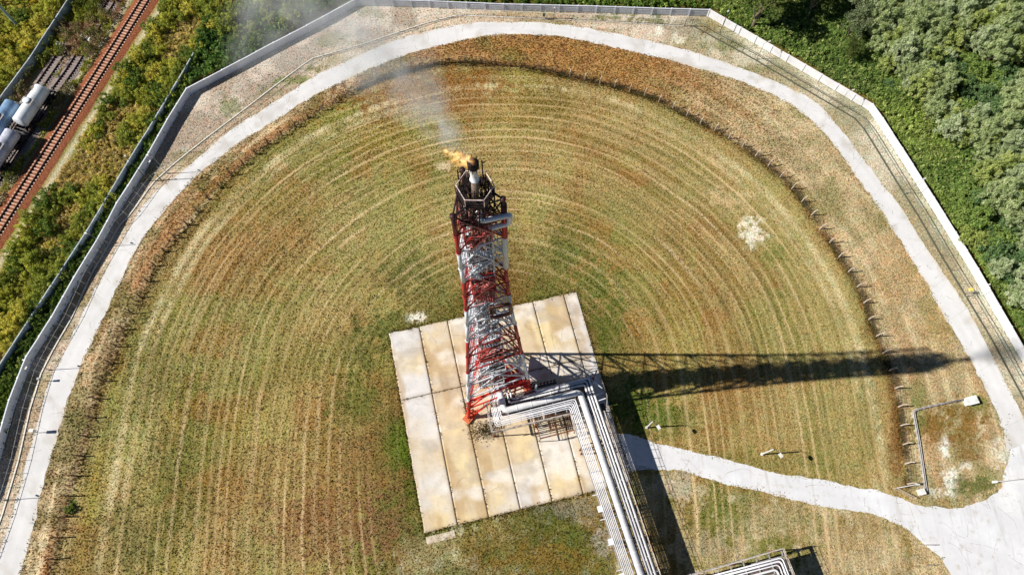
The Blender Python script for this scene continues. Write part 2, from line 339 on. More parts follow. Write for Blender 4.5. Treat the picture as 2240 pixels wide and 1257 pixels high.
SPOTS = [  # ground patches: centre and size in survey units, colour, strength
    (1645, 505, 26, 26, (236, 226, 210), 1.0), (1600, 440, 40, 30, (205, 180, 140), .7), (908, 694, 19, 9, (240, 235, 225), 1), (970, 363, 15, 9, (215, 195, 165), .9),
    (2066, 975, 11, 34, (240, 236, 228), 1), (2078, 1050, 16, 30, (236, 230, 220), .95), (2112, 1018, 17, 11, (225, 215, 200), .9), (2188, 985, 22, 30, (222, 212, 196), .8),
    (2040, 1075, 26, 14, (215, 205, 190), .7), (1441, 67, 8, 11, (235, 228, 215), .9), (1484, 88, 20, 10, (228, 218, 200), .8),
    (880, 985, 48, 44, (92, 108, 34), .95), (905, 1060, 22, 50, (78, 92, 30), .85), (775, 880, 50, 60, (96, 104, 42), .7), (845, 720, 60, 36, (88, 98, 40), .7), (800, 760, 50, 40, (92, 100, 44), .6),
    (890, 600, 60, 46, (84, 88, 40), .6), (1235, 540, 60, 60, (96, 106, 48), .75), (1300, 620, 50, 50, (100, 112, 50), .75), (1330, 700, 36, 60, (92, 104, 38), .7), (1150, 600, 60, 50, (110, 98, 50), .5),
    (1410, 900, 60, 40, (86, 108, 34), .85), (1470, 920, 60, 34, (92, 110, 44), .6), (1390, 880, 30, 60, (80, 100, 36), .7), (1590, 1000, 50, 24, (130, 110, 50), .5),
    (700, 1150, 120, 90, (140, 98, 72), .6), (830, 1150, 60, 80, (134, 96, 70), .55), (780, 1000, 60, 60, (140, 104, 66), .5), (380, 1060, 60, 120, (104, 104, 50), .6), (300, 1180, 70, 80, (104, 100, 54), .5),
    (350, 800, 60, 110, (112, 104, 56), .5), (1100, 560, 70, 60, (128, 92, 50), .55), (920, 200, 180, 40, (150, 100, 46), .7), (1100, 240, 200, 50, (150, 106, 48), .5), (870, 330, 80, 60, (150, 122, 56), .5),
    (1200, 230, 60, 40, (120, 110, 45), .6), (560, 440, 120, 60, (138, 128, 60), .5), (1250, 500, 60, 40, (150, 128, 70), .4), (1690, 560, 26, 26, (130, 135, 70), .7), (1480, 660, 60, 80, (140, 108, 60), .5),
    (1600, 880, 70, 60, (150, 108, 62), .5), (1560, 960, 50, 30, (150, 106, 60), .5), (1900, 900, 30, 100, (124, 120, 62), .5), (1700, 1010, 120, 30, (122, 120, 62), .5), (1600, 1120, 60, 60, (110, 116, 46), .8),
    (1540, 1160, 40, 60, (120, 118, 56), .6), (1560, 1200, 70, 30, (176, 160, 140), .6), (1480, 1060, 40, 30, (190, 178, 160), .8), (1700, 1130, 80, 40, (184, 166, 132), .6), (1850, 1180, 110, 60, (176, 154, 118), .6),
    (1900, 1240, 90, 40, (184, 166, 136), .6), (1240, 1110, 60, 26, (140, 132, 118), .6), (1330, 1190, 26, 30, (172, 162, 150), .7), (1100, 1190, 90, 40, (118, 104, 48), .6), (1180, 1230, 120, 30, (140, 108, 50), .5),
    (2040, 930, 46, 40, (138, 100, 40), .8), (2090, 900, 70, 30, (130, 108, 52), .7), (2120, 960, 40, 50, (140, 104, 48), .7), (2130, 1060, 40, 22, (96, 104, 50), .8), (2010, 900, 14, 60, (130, 140, 84), .6),
    (2140, 880, 20, 16, (120, 134, 60), .6), (1960, 960, 14, 110, (120, 76, 38), .6), (1900, 700, 12, 90, (110, 70, 34), .5), (2050, 700, 50, 90, (196, 160, 112), .4), (1960, 590, 50, 80, (186, 146, 92), .4),
    (500, 235, 30, 18, (120, 126, 74), .7), (590, 200, 30, 12, (128, 122, 84), .5), (760, 95, 60, 10, (150, 140, 100), .5), (640, 175, 40, 9, (120, 130, 70), .7), (690, 150, 26, 7, (110, 118, 60), .7), (1340, 38, 60, 8, (120, 122, 76), .8),
    (1420, 45, 50, 9, (112, 114, 70), .8), (1150, 30, 60, 6, (170, 150, 110), .5), (1560, 60, 26, 14, (150, 130, 80), .6), (1600, 100, 60, 12, (130, 130, 84), .6), (1660, 150, 50, 8, (136, 132, 88), .6), (1310, 66, 60, 5, (150, 130, 90), .5),
    (160, 1100, 8, 12, (84, 104, 50), 1), (950, 1185, 26, 5, (216, 206, 186), 0), (1060, 955, 34, 16, (110, 84, 34), .9)]
def albedo(x, y):
    px, py = PX(x, y)
    d = dfield(x, y); arc = np.arctan2(y - CEN[1], x - CEN[0]) * 60
    arc = np.where(y < CEN[1], np.where(x < CEN[0], 190 + (CEN[1] - y), -(CEN[1] - y)), arc)
    n1 = fbm(x * .05, y * .05, 11); n2 = fbm(x * .16, y * .16, 21); n3 = fbm(x * .6, y * .6, 31, 3)
    sk = fbm(d * 1.1, arc * .035, 41, 3); sk2 = fbm(d * 2.4, arc * .09, 51, 3)
    swath = .5 + .5 * np.sin(2 * math.pi * (d / 2.15 + .5 * vnoise(arc * .02, d * .05, 61)))
    c = mixc(srgb(156, 126, 76), srgb(138, 128, 68), sm(.38, .62, n1))
    c = mixc(c, srgb(156, 104, 56), sm(.52, .68, n2) * .55)
    c = mixc(c, srgb(168, 160, 84), sm(.55, .75, fbm(x * .09, y * .09, 71)) * .45 * (x < CEN[0] + 40))
    lt = sm(.46, .70, sk) * .55 + sm(.5, .75, sk2) * .35 + .38 * sm(.55, .98, swath) * sm(.30, .6, fbm(d * .25, arc * .05, 81))
    lt = lt * sm(14, 26, d) * .55
    lc = mixc(srgb(188, 162, 108), srgb(206, 178, 140), sm(20, 68, d))
    c = mixc(c, lc, np.clip(lt, 0, .9))
    dk = sm(.55, .78, fbm(d * 1.6, arc * .05, 91, 3)) * .4
    c = mixc(c, srgb(96, 82, 42), dk * sm(18, 25, d) * (1 - sm(.55, .98, swath)))
    near = 1 - sm(12, 30, d + 8 * (n2 - .5)); c = mixc(c, mixc(srgb(118, 104, 52), srgb(134, 104, 58), sm(.4, .6, n2)), near * .7)
    rough = mixc(srgb(156, 128, 80), srgb(184, 166, 128), sm(.45, .62, fbm(x * .2, y * .2, 141))); rough = mixc(rough, srgb(104, 108, 48), sm(.5, .65, fbm(x * .14, y * .2, 151)) * .8)
    rough = mixc(rough, srgb(214, 204, 184), sm(.58, .7, fbm(x * .8, y * .8, 181, 4)) * .7)
    c = mixc(c, rough, (1 - sm(3, 9, y - .23 * (x + 15))) * (x > -22) * (x < 24) * .8)
    c = mixc(c, srgb(188, 160, 114), sm(52, 68, d + 10 * (n1 - .5)) * .45 * (px > 1250))
    # wheel track just inside the post fence
    c = mixc(c, srgb(214, 192, 158), (np.exp(-((d - 68.6) / .9) ** 2) + .7 * np.exp(-((d - 66.4) / .6) ** 2)) * (.35 + .9 * sm(.4, .6, n2)) * .75)
    c = mixc(c, srgb(196, 180, 130), sm(.48, .68, fbm(x * .045 + 5, y * .045, 191)) * .22); c = mixc(c, srgb(112, 84, 48), (1 - sm(14, 30, d + 10 * (n1 - .5))) * sm(.42, .6, fbm(x * .2, y * .2, 201)) * .5); c = mixc(c, srgb(84, 94, 38), (1 - sm(16, 32, d + 12 * (n1 - .5))) * sm(.48, .62, fbm(x * .15, y * .15, 211)) * .6)
    c = c * np.array([.95, 1.02, .95])
    # outer ring between posts and road
    low = sm(0, 14, py - (1036 + (px - 1430) * .165)) * (px > 1400) * (px < 2140)
    r2_ = mixc(srgb(192, 172, 136), srgb(146, 126, 78), sm(.4, .6, fbm(x * .3, y * .22, 251))); r2_ = mixc(r2_, srgb(112, 118, 54), sm(.5, .64, fbm(x * .16, y * .16, 261)) * .8 * (px < 1800)); r2_ = mixc(r2_, srgb(222, 208, 182), sm(.56, .7, fbm(x * .7, y * .5, 271, 4)) * .6)
    c = mixc(c, r2_, low * .75)
    dfi = dist_line(x, y, W_FI[::4]); inside = inpoly(x, y, np.vstack([W_FI, [[60, -60], [-60, -60]]]))
    ring = ~inside
    rc = mixc(srgb(180, 158, 124), srgb(154, 132, 98), sm(.4, .6, n2)); rc = mixc(rc, srgb(214, 188, 152), sm(.5, .7, fbm(x * .3, y * .3, 101)) * .7)
    sr = fbm(d * .9, arc * .05, 221, 4); rc = mixc(rc, srgb(230, 206, 172), sm(.5, .68, sr) * .7); rc = mixc(rc, srgb(170, 116, 66), sm(.48, .66, fbm(d * .35, arc * .03, 231, 4)) * .65); rc = mixc(rc, srgb(120, 112, 62), sm(.55, .7, fbm(x * .3, y * .3, 241, 3)) * .5)
    top = sm(-45, 5, x) * (1 - sm(20, 62, x + 8 * (n1 - .5))) * (y > 50)
    oc = mixc(srgb(172, 128, 76), srgb(146, 102, 62), sm(.45, .65, n3)); oc = mixc(oc, srgb(196, 156, 100), .3); oc = mixc(oc, srgb(140, 130, 60), sm(.55, .7, n2) * .5)
    rc = mixc(rc, oc, top * .95); rc = mixc(rc, srgb(198, 178, 144), sm(30, 60, x) * .5); rc = mixc(rc, srgb(132, 126, 74), sm(.52, .66, fbm(x * .11, y * .11, 161)) * .5)
    c = np.where(ring[..., None], rc, c)
    c = mixc(c, mixc(srgb(92, 70, 36), srgb(112, 74, 34), sm(.4, .6, n2)), np.exp(-(dfi / 1.1) ** 2) * np.where(x < -30, .35, .75) * sm(.25, .5, fbm(x * .25, y * .25, 111)))
    # verge outside the road
    out = ~inpoly(x, y, ENC); vc = mixc(srgb(212, 196, 184), srgb(178, 160, 146), sm(.4, .6, n2))
    vc = mixc(vc, srgb(140, 136, 92), sm(.58, .72, fbm(x * .12, y * .2, 121)) * .6); vr = mixc(srgb(204, 196, 180), srgb(162, 156, 132), sm(.35, .6, n2))
    vc = mixc(vc, vr, sm(30, 50, x)); vc = mixc(vc, srgb(210, 176, 130), (1 - sm(0, 6, dist_line(x, y, W_ROAD_O[::4]))) * .25)
    vc = mixc(vc, srgb(130, 114, 90), np.exp(-(dist_line(x, y, W_FL) / .5) ** 2) * .4)
    c = np.where(out[..., None], vc, c)
    # beyond the perimeter wall
    far = ~inpoly(x, y, COMP); fc = mixc(srgb(84, 86, 36), srgb(112, 96, 48), sm(.4, .6, n2))
    st_ = inpoly(x, y, np.array([G(-300, 1050), G(0, 790), G(424, 118), G(560, -40), G(600, -400), G(-600, -400)]))
    fc = np.where(st_[..., None], mixc(srgb(150, 128, 66), srgb(122, 116, 44), sm(.4, .6, n2)), fc)
    dt = dist_line(x, y, W_TR[::5]); fc = mixc(fc, srgb(206, 194, 168), np.exp(-((dt - 4.1) / .8) ** 2) * .85 * st_)
    d23 = np.minimum(dist_line(x, y, W_TR2[::5]), dist_line(x, y, W_TR3[::5])); fc = mixc(fc, srgb(176, 160, 150), np.exp(-(d23 / 3.0) ** 2) * .7)
    c = np.where(far[..., None], fc, c)
    wx = (fbm(px * .05, py * .05, 131, 3) - .5) * 1.5; wy = (fbm(px * .16, py * .16, 132, 4) - .5) * 2.2 
    for (sx, sy, rx, ry, cc, k) in SPOTS:
        q = np.hypot((px - sx) / rx, (py - sy) / ry) + wx + wy; k = k * (.85 if cc[0] - cc[2] > 70 and sy < 860 else 1)
        c = mixc(c, srgb(*cc), (1 - sm(.55, 1.25, q)) * k)
    c = c * (0.86 + .28 * n3[..., None])
    return c
KA = 0.98

# ------------------------------------------------------------------ ground sheet
def axis(lo, hi, step, far):
    a = np.arange(lo, hi + step, step); e = [hi + step]; 
    while e[-1] < far: e.append(e[-1] + max(step, (e[-1] - hi) * .35 + 1))
    b = [lo - step]
    while b[-1] > -far: b.append(b[-1] - max(step, (lo - b[-1]) * .35 + 1))
    return np.r_[b[::-1], a, e]
gx = axis(-128, 128, .4, 2500); gy = axis(-10, 132, .4, 2500)
X, Y = np.meshgrid(gx, gy); nx_, ny_ = len(gx), len(gy)
Cg = albedo(X.ravel(), Y.ravel()) * KA
idx = np.arange(nx_ * ny_).reshape(ny_, nx_)
F = np.stack([idx[:-1, :-1], idx[:-1, 1:], idx[1:, 1:], idx[1:, :-1]], -1).reshape(-1, 4)
Zg = (.0 * X).ravel()
gr = tag(meshobj('ground', np.c_[X.ravel(), Y.ravel(), Zg], F, M['ground'], col=Cg), kind='structure')
def ringattr(x, y):
    d = dfield(x, y); arc = np.arctan2(y - CEN[1], x - CEN[0]) * 60
    arc = np.where(y < CEN[1], np.where(x < CEN[0], 190 + (CEN[1] - y), -(CEN[1] - y)), arc)
    am = sm(15, 34, d) * (1 - sm(67, 70, d)) * inpoly(x, y, np.vstack([W_FI, [[60, -60], [-60, -60]]]))
    return np.stack([d + .7 * (vnoise(arc * .03, d * .08, 61) - .5) + 2.6 * (vnoise(d * .17, arc * .004, 62) - .5) + .35 * (vnoise(arc * .12, d * .5, 63) - .5), arc, am], -1)
ra = gr.data.attributes.new('Ring', 'FLOAT_VECTOR', 'POINT'); ra.data.foreach_set('vector', ringattr(X.ravel(), Y.ravel()).astype(np.float32).ravel())

# ------------------------------------------------------------------ ring road, path and yard
def road():
    n = int(len(W_ROAD_O) / .5); A = resample(W_ROAD_O, n=n); B = resample(W_ROAD_I, n=n); s = np.arange(n) * .62
    j = (fbm(s * .35, s * 0, 3) - .5) * .9
    d = B - A; w_ = np.hypot(*d.T)[:, None]; A = A + d / w_ * (j[:, None] * .7); B = B - d / w_ * ((fbm(s * .5, s * 0 + 9, 4) - .5)[:, None] * 1.0)
    K = 9; V = []; C = []
    for k in range(K):
        t = k / (K - 1); p = A * (1 - t) + B * t; V.append(np.c_[p, np.full(n, .03)])
        slab = np.floor(s * 1.0 / 17.0); tint = .96 + .07 * _h(slab, slab * 0, 5)
        c = srgb(219, 218, 218)[None] * (tint * (.9 + .12 * fbm(p[:, 0] * .25, p[:, 1] * .25, 8)))[:, None]
        c = mixc(c, srgb(176, 168, 156), sm(.55, .75, fbm(p[:, 0] * .4, p[:, 1] * .4, 18, 5)) * .45); c = mixc(c, srgb(186, 182, 176), math.exp(-((abs(t - .5) - .2) / .07) ** 2) * .3 * sm(.35, .6, fbm(s * .05, s * 0, 19)))
        edge = max(0, 1 - min(t, 1 - t) / .16); c = mixc(c, srgb(205, 190, 165), edge * .6 * sm(.35, .7, fbm(p[:, 0] * .6, p[:, 1] * .6, 12)))
        C.append(c)
    V = np.vstack(V); C = np.vstack(C); i = np.arange(n * K).reshape(K, n)
    F = np.stack([i[:-1, :-1], i[:-1, 1:], i[1:, 1:], i[1:, :-1]], -1).reshape(-1, 4)[:, ::-1]
    tag(meshobj('ring_road', V, F, M['road'], col=C), kind='structure')
    mb = MB()
    q = 4
    while q < n:
        a = A[q]; b = B[q]; mb.beam((*a, .034), (*b, .034), .03, .012); q += int(rng.choice([9, 14, 22, 31]))
    tag(mb.build('road_joints', M['dark_joint']), kind='structure')
M['dark_joint'] = mat_plain('joint_dirt', tuple(srgb(182, 180, 174)), .9)
road()
def polysheet(name, poly, z, mat, colf, cell=.6, kind='structure'):
    poly = np.asarray(poly); x0, y0 = poly.min(0); x1, y1 = poly.max(0); gx = np.arange(x0, x1, cell); gy = np.arange(y0, y1, cell)
    X, Y = np.meshgrid(gx, gy); jx = (fbm(X * .5, Y * .5, 77) - .5) * 1.2; ins = inpoly(X + jx, Y + jx, poly); idx = np.arange(X.size).reshape(X.shape)
    k = ins[:-1, :-1] & ins[1:, :-1] & ins[:-1, 1:] & ins[1:, 1:]
    F = np.stack([idx[:-1, :-1], idx[:-1, 1:], idx[1:, 1:], idx[1:, :-1]], -1)[k]
    u = np.unique(F); re = np.zeros(X.size, int); re[u] = np.arange(len(u)); P = np.c_[X.ravel()[u], Y.ravel()[u], np.full(len(u), z)]
    return tag(meshobj(name, P, re[F], mat, col=colf(P[:, 0], P[:, 1])), kind=kind)
def yard():
    st = NT('yard_concrete'); v = st.obj(); f = st.noise(.12, 5, .6, v); g = st.noise(.7, 6, .7, v)
    mp = st.n('Mapping'); mp.inputs['Scale'].default_value = (.9, .09, 1); st.l(v, mp.inputs[0]); h = st.noise(1, 4, .6, mp.outputs[0])
    c = st.ramp(f, [(.35, tuple(srgb(222, 223, 226))), (.5, tuple(srgb(208, 208, 210))), (.7, tuple(srgb(226, 226, 226)))])
    c = st.mix(st.ramp(g, [(.56, g3(0)), (.66, g3(.6))]), c, tuple(srgb(180, 174, 160))); c = st.mix(st.ramp(h, [(.56, g3(0)), (.68, g3(.5))]), c, tuple(srgb(176, 172, 166)))
    st.base(c, .85, 0, .2); st.bump(g, .2, .05)
    p = resample(np.vstack([W_YARD, W_YARD[:1]]), step=.3)[:-1]
    for _ in range(12): p = (np.roll(p, 1, 0) + 2 * p + np.roll(p, -1, 0)) / 4
    k = np.arange(len(p)); j = (fbm(k * .07, k * 0 + 2, 71, 5) - .5) * 1.1 + (fbm(k * .6, k * 0 + 5, 72, 2) - .5) * .28
    d = np.roll(p, -1, 0) - np.roll(p, 1, 0); d /= np.hypot(*d.T)[:, None]; p = p + np.c_[-d[:, 1], d[:, 0]] * j[:, None]
    tri = tessellate_polygon([[Vector((q[0], q[1], 0)) for q in p]])
    F = [tuple(t) if np.cross(p[t[1]] - p[t[0]], p[t[2]] - p[t[0]]) > 0 else tuple(t)[::-1] for t in tri]
    tag(meshobj('yard_path', np.c_[p, np.full(len(p), .022)], F, st.m), kind='structure')
yard()

# concrete pad of slabs with weed-filled joints
UJ = [0, 5.97, 11.45, 17.1, 22.8, 28.4, 34.6, 37.2]; VJ = [0, 13.4, 37.0]
def pad():
    V = []; Fs = []; C = []; n0 = 0
    for i in range(7):
        for j in range(2):
            u0, u1, v0, v1 = UJ[i] + .035, UJ[i + 1] - .035, VJ[j] + .035, VJ[j + 1] - .035
            us = np.linspace(u0, u1, 18); vs = np.linspace(v0, v1, 60); U, W = np.meshgrid(us, vs)
            du = (fbm(W * .7, U * .0 + i, 33) - .5) * .5
            if i == 0: U = U + (np.abs(U - u0) < .01) * np.abs(du)
            if j == 0: W = W + (np.abs(W - v0) < .01) * np.abs((fbm(U * .7, U * 0 + 3, 34) - .5) * .9)
            P = PA[None] + U.ravel()[:, None] * PU + W.ravel()[:, None] * PV
            x, y = U.ravel(), W.ravel()
            tan = sm(.3, .7, .02 + fbm(x * .12 + 3, y * .14, 36) + .10 * (x > 6) + .12 * np.exp(-((x - 14) / 7) ** 2 - ((y - 22) / 10) ** 2) - .25 * (x > 34.6) - .12 * (x < 6))
            c = mixc(srgb(212, 209, 205), srgb(206, 186, 152), tan * .95)
            c = mixc(c, srgb(226, 206, 158), sm(.5, .7, fbm(x * .3, y * .3, 37)) * tan * .7)
            c = mixc(c, srgb(178, 148, 104), sm(.52, .72, fbm(x * .45, y * .14, 38, 5)) * .6)
            c = mixc(c, srgb(232, 228, 220), sm(.54, .70, fbm(x * .18 + 9, y * .25, 39)) * .6); c = mixc(c, srgb(168, 158, 146), sm(.64, .74, fbm(x * .22 + 4, y * .3, 49, 5)) * .4)
            c = mixc(c, srgb(150, 120, 84), (1 - sm(0, .9, np.minimum(np.minimum(x - u0, u1 - x), np.minimum(y - v0, v1 - y)))) * .25)
            nu, nv = 18, 60; id_ = np.arange(nu * nv).reshape(nv, nu)
            top = np.c_[P, np.full(len(P), .09)]
            f = np.stack([id_[:-1, :-1], id_[1:, :-1], id_[1:, 1:], id_[:-1, 1:]], -1).reshape(-1, 4) + n0
            V.append(top); C.append(c); Fs.append(f); n0 += len(top)
            loop = np.r_[id_[0, :], id_[1:, -1], id_[-1, -2::-1], id_[-2:0:-1, 0]]
            sk = top[loop].copy(); sk[:, 2] = 0; m = len(loop)
            V.append(sk); C.append(c[loop]); a = loop + n0 - len(top); b = np.arange(m) + n0
            Fs.append(np.stack([a, np.roll(a, -1), np.roll(b, -1), b], -1)); n0 += m
    tag(meshobj('concrete_pad', np.vstack(V), np.vstack(Fs), M['pad'], col=np.vstack(C)), kind='structure')
    # loose strip below the bottom left corner
    def strip(u0, u1, v0, v1):
        b = MB(); b.box(L((u0 + u1) / 2, (v0 + v1) / 2, .03), (u1 - u0, v1 - v0, .06), (*PU, 0)); return b
    tag(strip(0.2, 5.2, 37.7, 38.9).build('kerb_slab', M['padside']), kind='structure')
M['padside'] = mat_plain('slab_plain', tuple(srgb(212, 202, 184)), .9, 0, tuple(srgb(170, 150, 120)), 1)
pad()
def cracks(n, pick, z, wd, name):
    V = []; F = []
    for i in range(n):
        p, a, L_ = pick(); pts = [p]
        for k in range(int(L_ / .5)): a += rng.normal(scale=.22); p = p + np.array([math.cos(a), math.sin(a)]) * .5; pts.append(p)
        for k, q in enumerate(pts):
            d = pts[min(k + 1, len(pts) - 1)] - pts[max(k - 1, 0)]; d = d / (np.hypot(*d) + 1e-9); w_ = wd * rng.uniform(.3, 1) * (1 - k / len(pts) * .6); nn = np.array([-d[1], d[0]]) * w_
            V += [(*(q + nn), z), (*(q - nn), z)]
            if k: b = len(V) - 4; F.append((b, b + 1, b + 3, b + 2))
    F = [f if np.cross(np.array(V[f[1]][:2]) - np.array(V[f[0]][:2]), np.array(V[f[2]][:2]) - np.array(V[f[0]][:2])) > 0 else f[::-1] for f in F]
    tag(meshobj(name, V, F, M['crack']), kind='structure')
M['crack'] = mat_plain('crack_dirt', tuple(srgb(120, 100, 76)), .95)
cracks(26, lambda: (np.array(L(rng.uniform(3, 33), rng.uniform(2, 33))[:2]), rng.uniform(0, 6.28), rng.uniform(1, 3)), .096, .03, 'pad_cracks')
def yp():
    px, py = [(1500, 1010), (1600, 1040), (1760, 1075), (1880, 1098), (1960, 1115), (2010, 1140), (2100, 1180), (2180, 1120), (2200, 1220)][int(rng.integers(9))]; return G(px + rng.normal(scale=16), py + rng.normal(scale=10)), rng.uniform(0, 6.28), rng.uniform(1.5, 6)
cracks(26, yp, .028, .028, 'yard_cracks')
cracks(44, lambda: ((lambda k: (W_ROAD_O[k] * .5 + W_ROAD_I[min(len(W_ROAD_I) - 1, int(k * len(W_ROAD_I) / len(W_ROAD_O)))] * .5))(int(rng.integers(20, len(W_ROAD_O) - 20))), rng.uniform(0, 6.28), rng.uniform(1, 3)), .036, .028, 'road_cracks')

# ------------------------------------------------------------------ grasses, leaves
def leaves(name, P, size, col, mat, parent=None, up=0.6, elong=1.6, axis_=None, kind=None):
    n = len(P); r = rng.normal(size=(n, 3)); r /= np.linalg.norm(r, axis=1)[:, None]
    N = r + np.array([0, 0, up]); N /= np.linalg.norm(N, axis=1)[:, None]
    T = rng.normal(size=(n, 3)) if axis_ is None else axis_ + .45 * rng.normal(size=(n, 3))
    T = T - N * (T * N).sum(1)[:, None]; T /= np.linalg.norm(T, axis=1)[:, None] + 1e-9; B = np.cross(N, T)
    s = np.asarray(size).reshape(-1, 1) * np.ones((n, 1))
    V = np.stack([P - T * s * elong, P + B * s * .6, P + T * s * elong, P - B * s * .6], 1).reshape(-1, 3)
    F = np.arange(n * 4).reshape(n, 4)
    o = meshobj(name, V, F, mat, parent, col=np.repeat(col, 4, 0))
    if kind: o['kind'] = kind
    return o
def blades(name, P, h, w_, col, mat, lean=.35, k=3, label=None):
    n = len(P); V = []; C = []
    for i in range(k):
        a = rng.uniform(0, 2 * math.pi, n); side = np.c_[np.cos(a), np.sin(a), 0 * a]; off = rng.normal(scale=.5, size=(n, 2)) * w_[:, None] * 1.5
        base = P.copy(); base[:, :2] += off; b = rng.uniform(0, 2 * math.pi, n); hh = h * rng.uniform(.6, 1.2, n)
        tip = base + np.c_[np.cos(b) * hh * lean, np.sin(b) * hh * lean, hh]
        V.append(np.stack([base - side * w_[:, None], base + side * w_[:, None], tip], 1)); C.append(col * rng.uniform(.75, 1.25, (n, 1)))
    V = np.concatenate(V).reshape(-1, 3); C = np.repeat(np.concatenate(C), 3, 0); F = np.arange(len(V)).reshape(-1, 3)
    o = meshobj(name, V, F, mat, col=np.clip(C, 0, .9)); return tag(o, kind='stuff')
def scatter(poly, n):
    poly = np.asarray(poly); lo, hi = poly.min(0), poly.max(0); out = []; t = 0
    while t < n:
        p = rng.uniform(lo, hi, (n, 2)); p = p[inpoly(p[:, 0], p[:, 1], poly)]; out.append(p); t += len(p)
        if len(p) == 0: break
    return np.vstack(out)[:n]
def onhard(x, y):
    r = inpoly(x, y, np.vstack([W_ROAD_O, W_ROAD_I[::-1]])) | inpoly(x, y, W_YARD)
    u = (x - PA[0]) * PU[0] + (y - PA[1]) * PU[1]; v = (x - PA[0]) * PV[0] + (y - PA[1]) * PV[1]
    return r | ((u > 0) & (u < 37.2) & (v > 0) & (v < 37))
def field_grass():
    p = scatter([(-95, -14), (95, -14), (95, 122), (-95, 122)], 330000); x, y = p.T
    ok = inpoly(x, y, COMP) & ~onhard(x, y) & (dist_line(x, y, W_WALL) > .5); p = p[ok]; x, y = p.T
    inside = inpoly(x, y, ENC); dens = np.where(inside, 1.0, .35); k = rng.random(len(x)) < dens; p = p[k]; x, y = p.T
    c = albedo(x, y); lum = c.mean(1); keep = rng.random(len(x)) < np.clip(1.25 - lum * 1.6, .25, 1); p = p[keep]; c = c[keep]; x, y = p.T
    n = len(x); jit = rng.uniform(.55, 1.35, (n, 1)); g = rng.random(n) < .25
    ra_ = ringattr(x, y); ln = (.5 + .5 * np.cos(ra_[:, 0] * 2 * math.pi / 1.85)) ** 4 * ra_[:, 2] * (.15 + .85 * sm(.35, .65, vnoise(ra_[:, 0] * .55, ra_[:, 1] * .035, 13))); c = c * jit; g = g & (ln < .2); c = mixc(c, srgb(216, 192, 150)[None], ln * .55); c[g] = c[g] * np.array([.72, 1.02, .6]); r_ = rng.random(n) < .2; c[r_] = c[r_] * np.array([1.5, 1.4, 1.2])
    dfi = dist_line(x, y, W_FI[::4]); ring = ~inpoly(x, y, np.vstack([W_FI, [[60, -60], [-60, -60]]]))
    h = np.where(ring & inpoly(x, y, ENC), .20, .15) * (1 - .55 * ln) * rng.uniform(.6, 1.5, n) + np.where(x < -30, .1, .25) * np.exp(-(dfi / .9) ** 2)
    topz = (y > 70) & ring & (x > -40) & (x < 60); h = np.where(topz, h * 1.5, h)
    w_ = rng.uniform(.05, .10, n)
    blades('field_grass', np.c_[x, y, np.zeros(n)], h, w_, c * KA * 1.05, M['grass'])
field_grass()
def joint_weeds():
    P = []
    for u in UJ[1:-1]:
        v = rng.uniform(0, 37, 260); keep = fbm(v * .8, v * 0 + u, 3) > .5; v = v[keep]; P.append(np.c_[u + rng.normal(scale=.09, size=len(v)), v])
    u = rng.uniform(0, 37, 240); P.append(np.c_[u, 13.4 + rng.normal(scale=.06, size=len(u))])
    u = rng.uniform(0, 37, 500); P.append(np.c_[u, 37.1 + rng.normal(scale=.25, size=500)])
    v = rng.uniform(0, 37, 400); P.append(np.c_[rng.normal(scale=.15, size=400) - .1, v]); P.append(np.c_[37.3 + rng.normal(scale=.2, size=400), v])
    u = rng.uniform(0, 37, 400); P.append(np.c_[u, rng.normal(scale=.25, size=400) - .1])
    a = rng.normal(size=(1200, 2)) * [1.5, .9] + [14.3, 22.2]; P.append(a)
    a = rng.normal(size=(260, 2)) * [.35, 1.6] + [11.6, 18.5]; P.append(a)
    P = np.vstack(P); q = PA[None] + P[:, :1] * PU + P[:, 1:] * PV; n = len(q)
    c = mixc(srgb(70, 74, 28)[None], srgb(120, 92, 40)[None], rng.random(n))
    blades('joint_weeds', np.c_[q, np.full(n, .03)], rng.uniform(.12, .35, n), rng.uniform(.04, .09, n), c, M['grass'], .5)
joint_weeds()
def edge_weeds():
    P = []
    for ln_, n in ((W_ROAD_O, 2600), (W_ROAD_I, 3000), (np.vstack([W_YARD, W_YARD[:1]]), 2200)):
        p = resample(ln_, n=n); k = np.arange(n) * .11; ga = fbm(k * .5, k * 0 + n * .01, 281, 4); p = p[ga + rng.normal(scale=.05, size=n) > .5]; P.append(p + rng.normal(size=p.shape) * .3)
    q = np.vstack(P); n = len(q); c = mixc(srgb(176, 156, 108)[None], srgb(128, 132, 70)[None], sm(.4, .6, fbm(q[:, 0] * .2, q[:, 1] * .2, 291))) * rng.uniform(.6, 1.3, (n, 1))
    blades('edge_weeds', np.c_[q, np.full(n, .01)], rng.uniform(.08, .22, n), rng.uniform(.04, .08, n), c, M['grass'], .5)
edge_weeds()

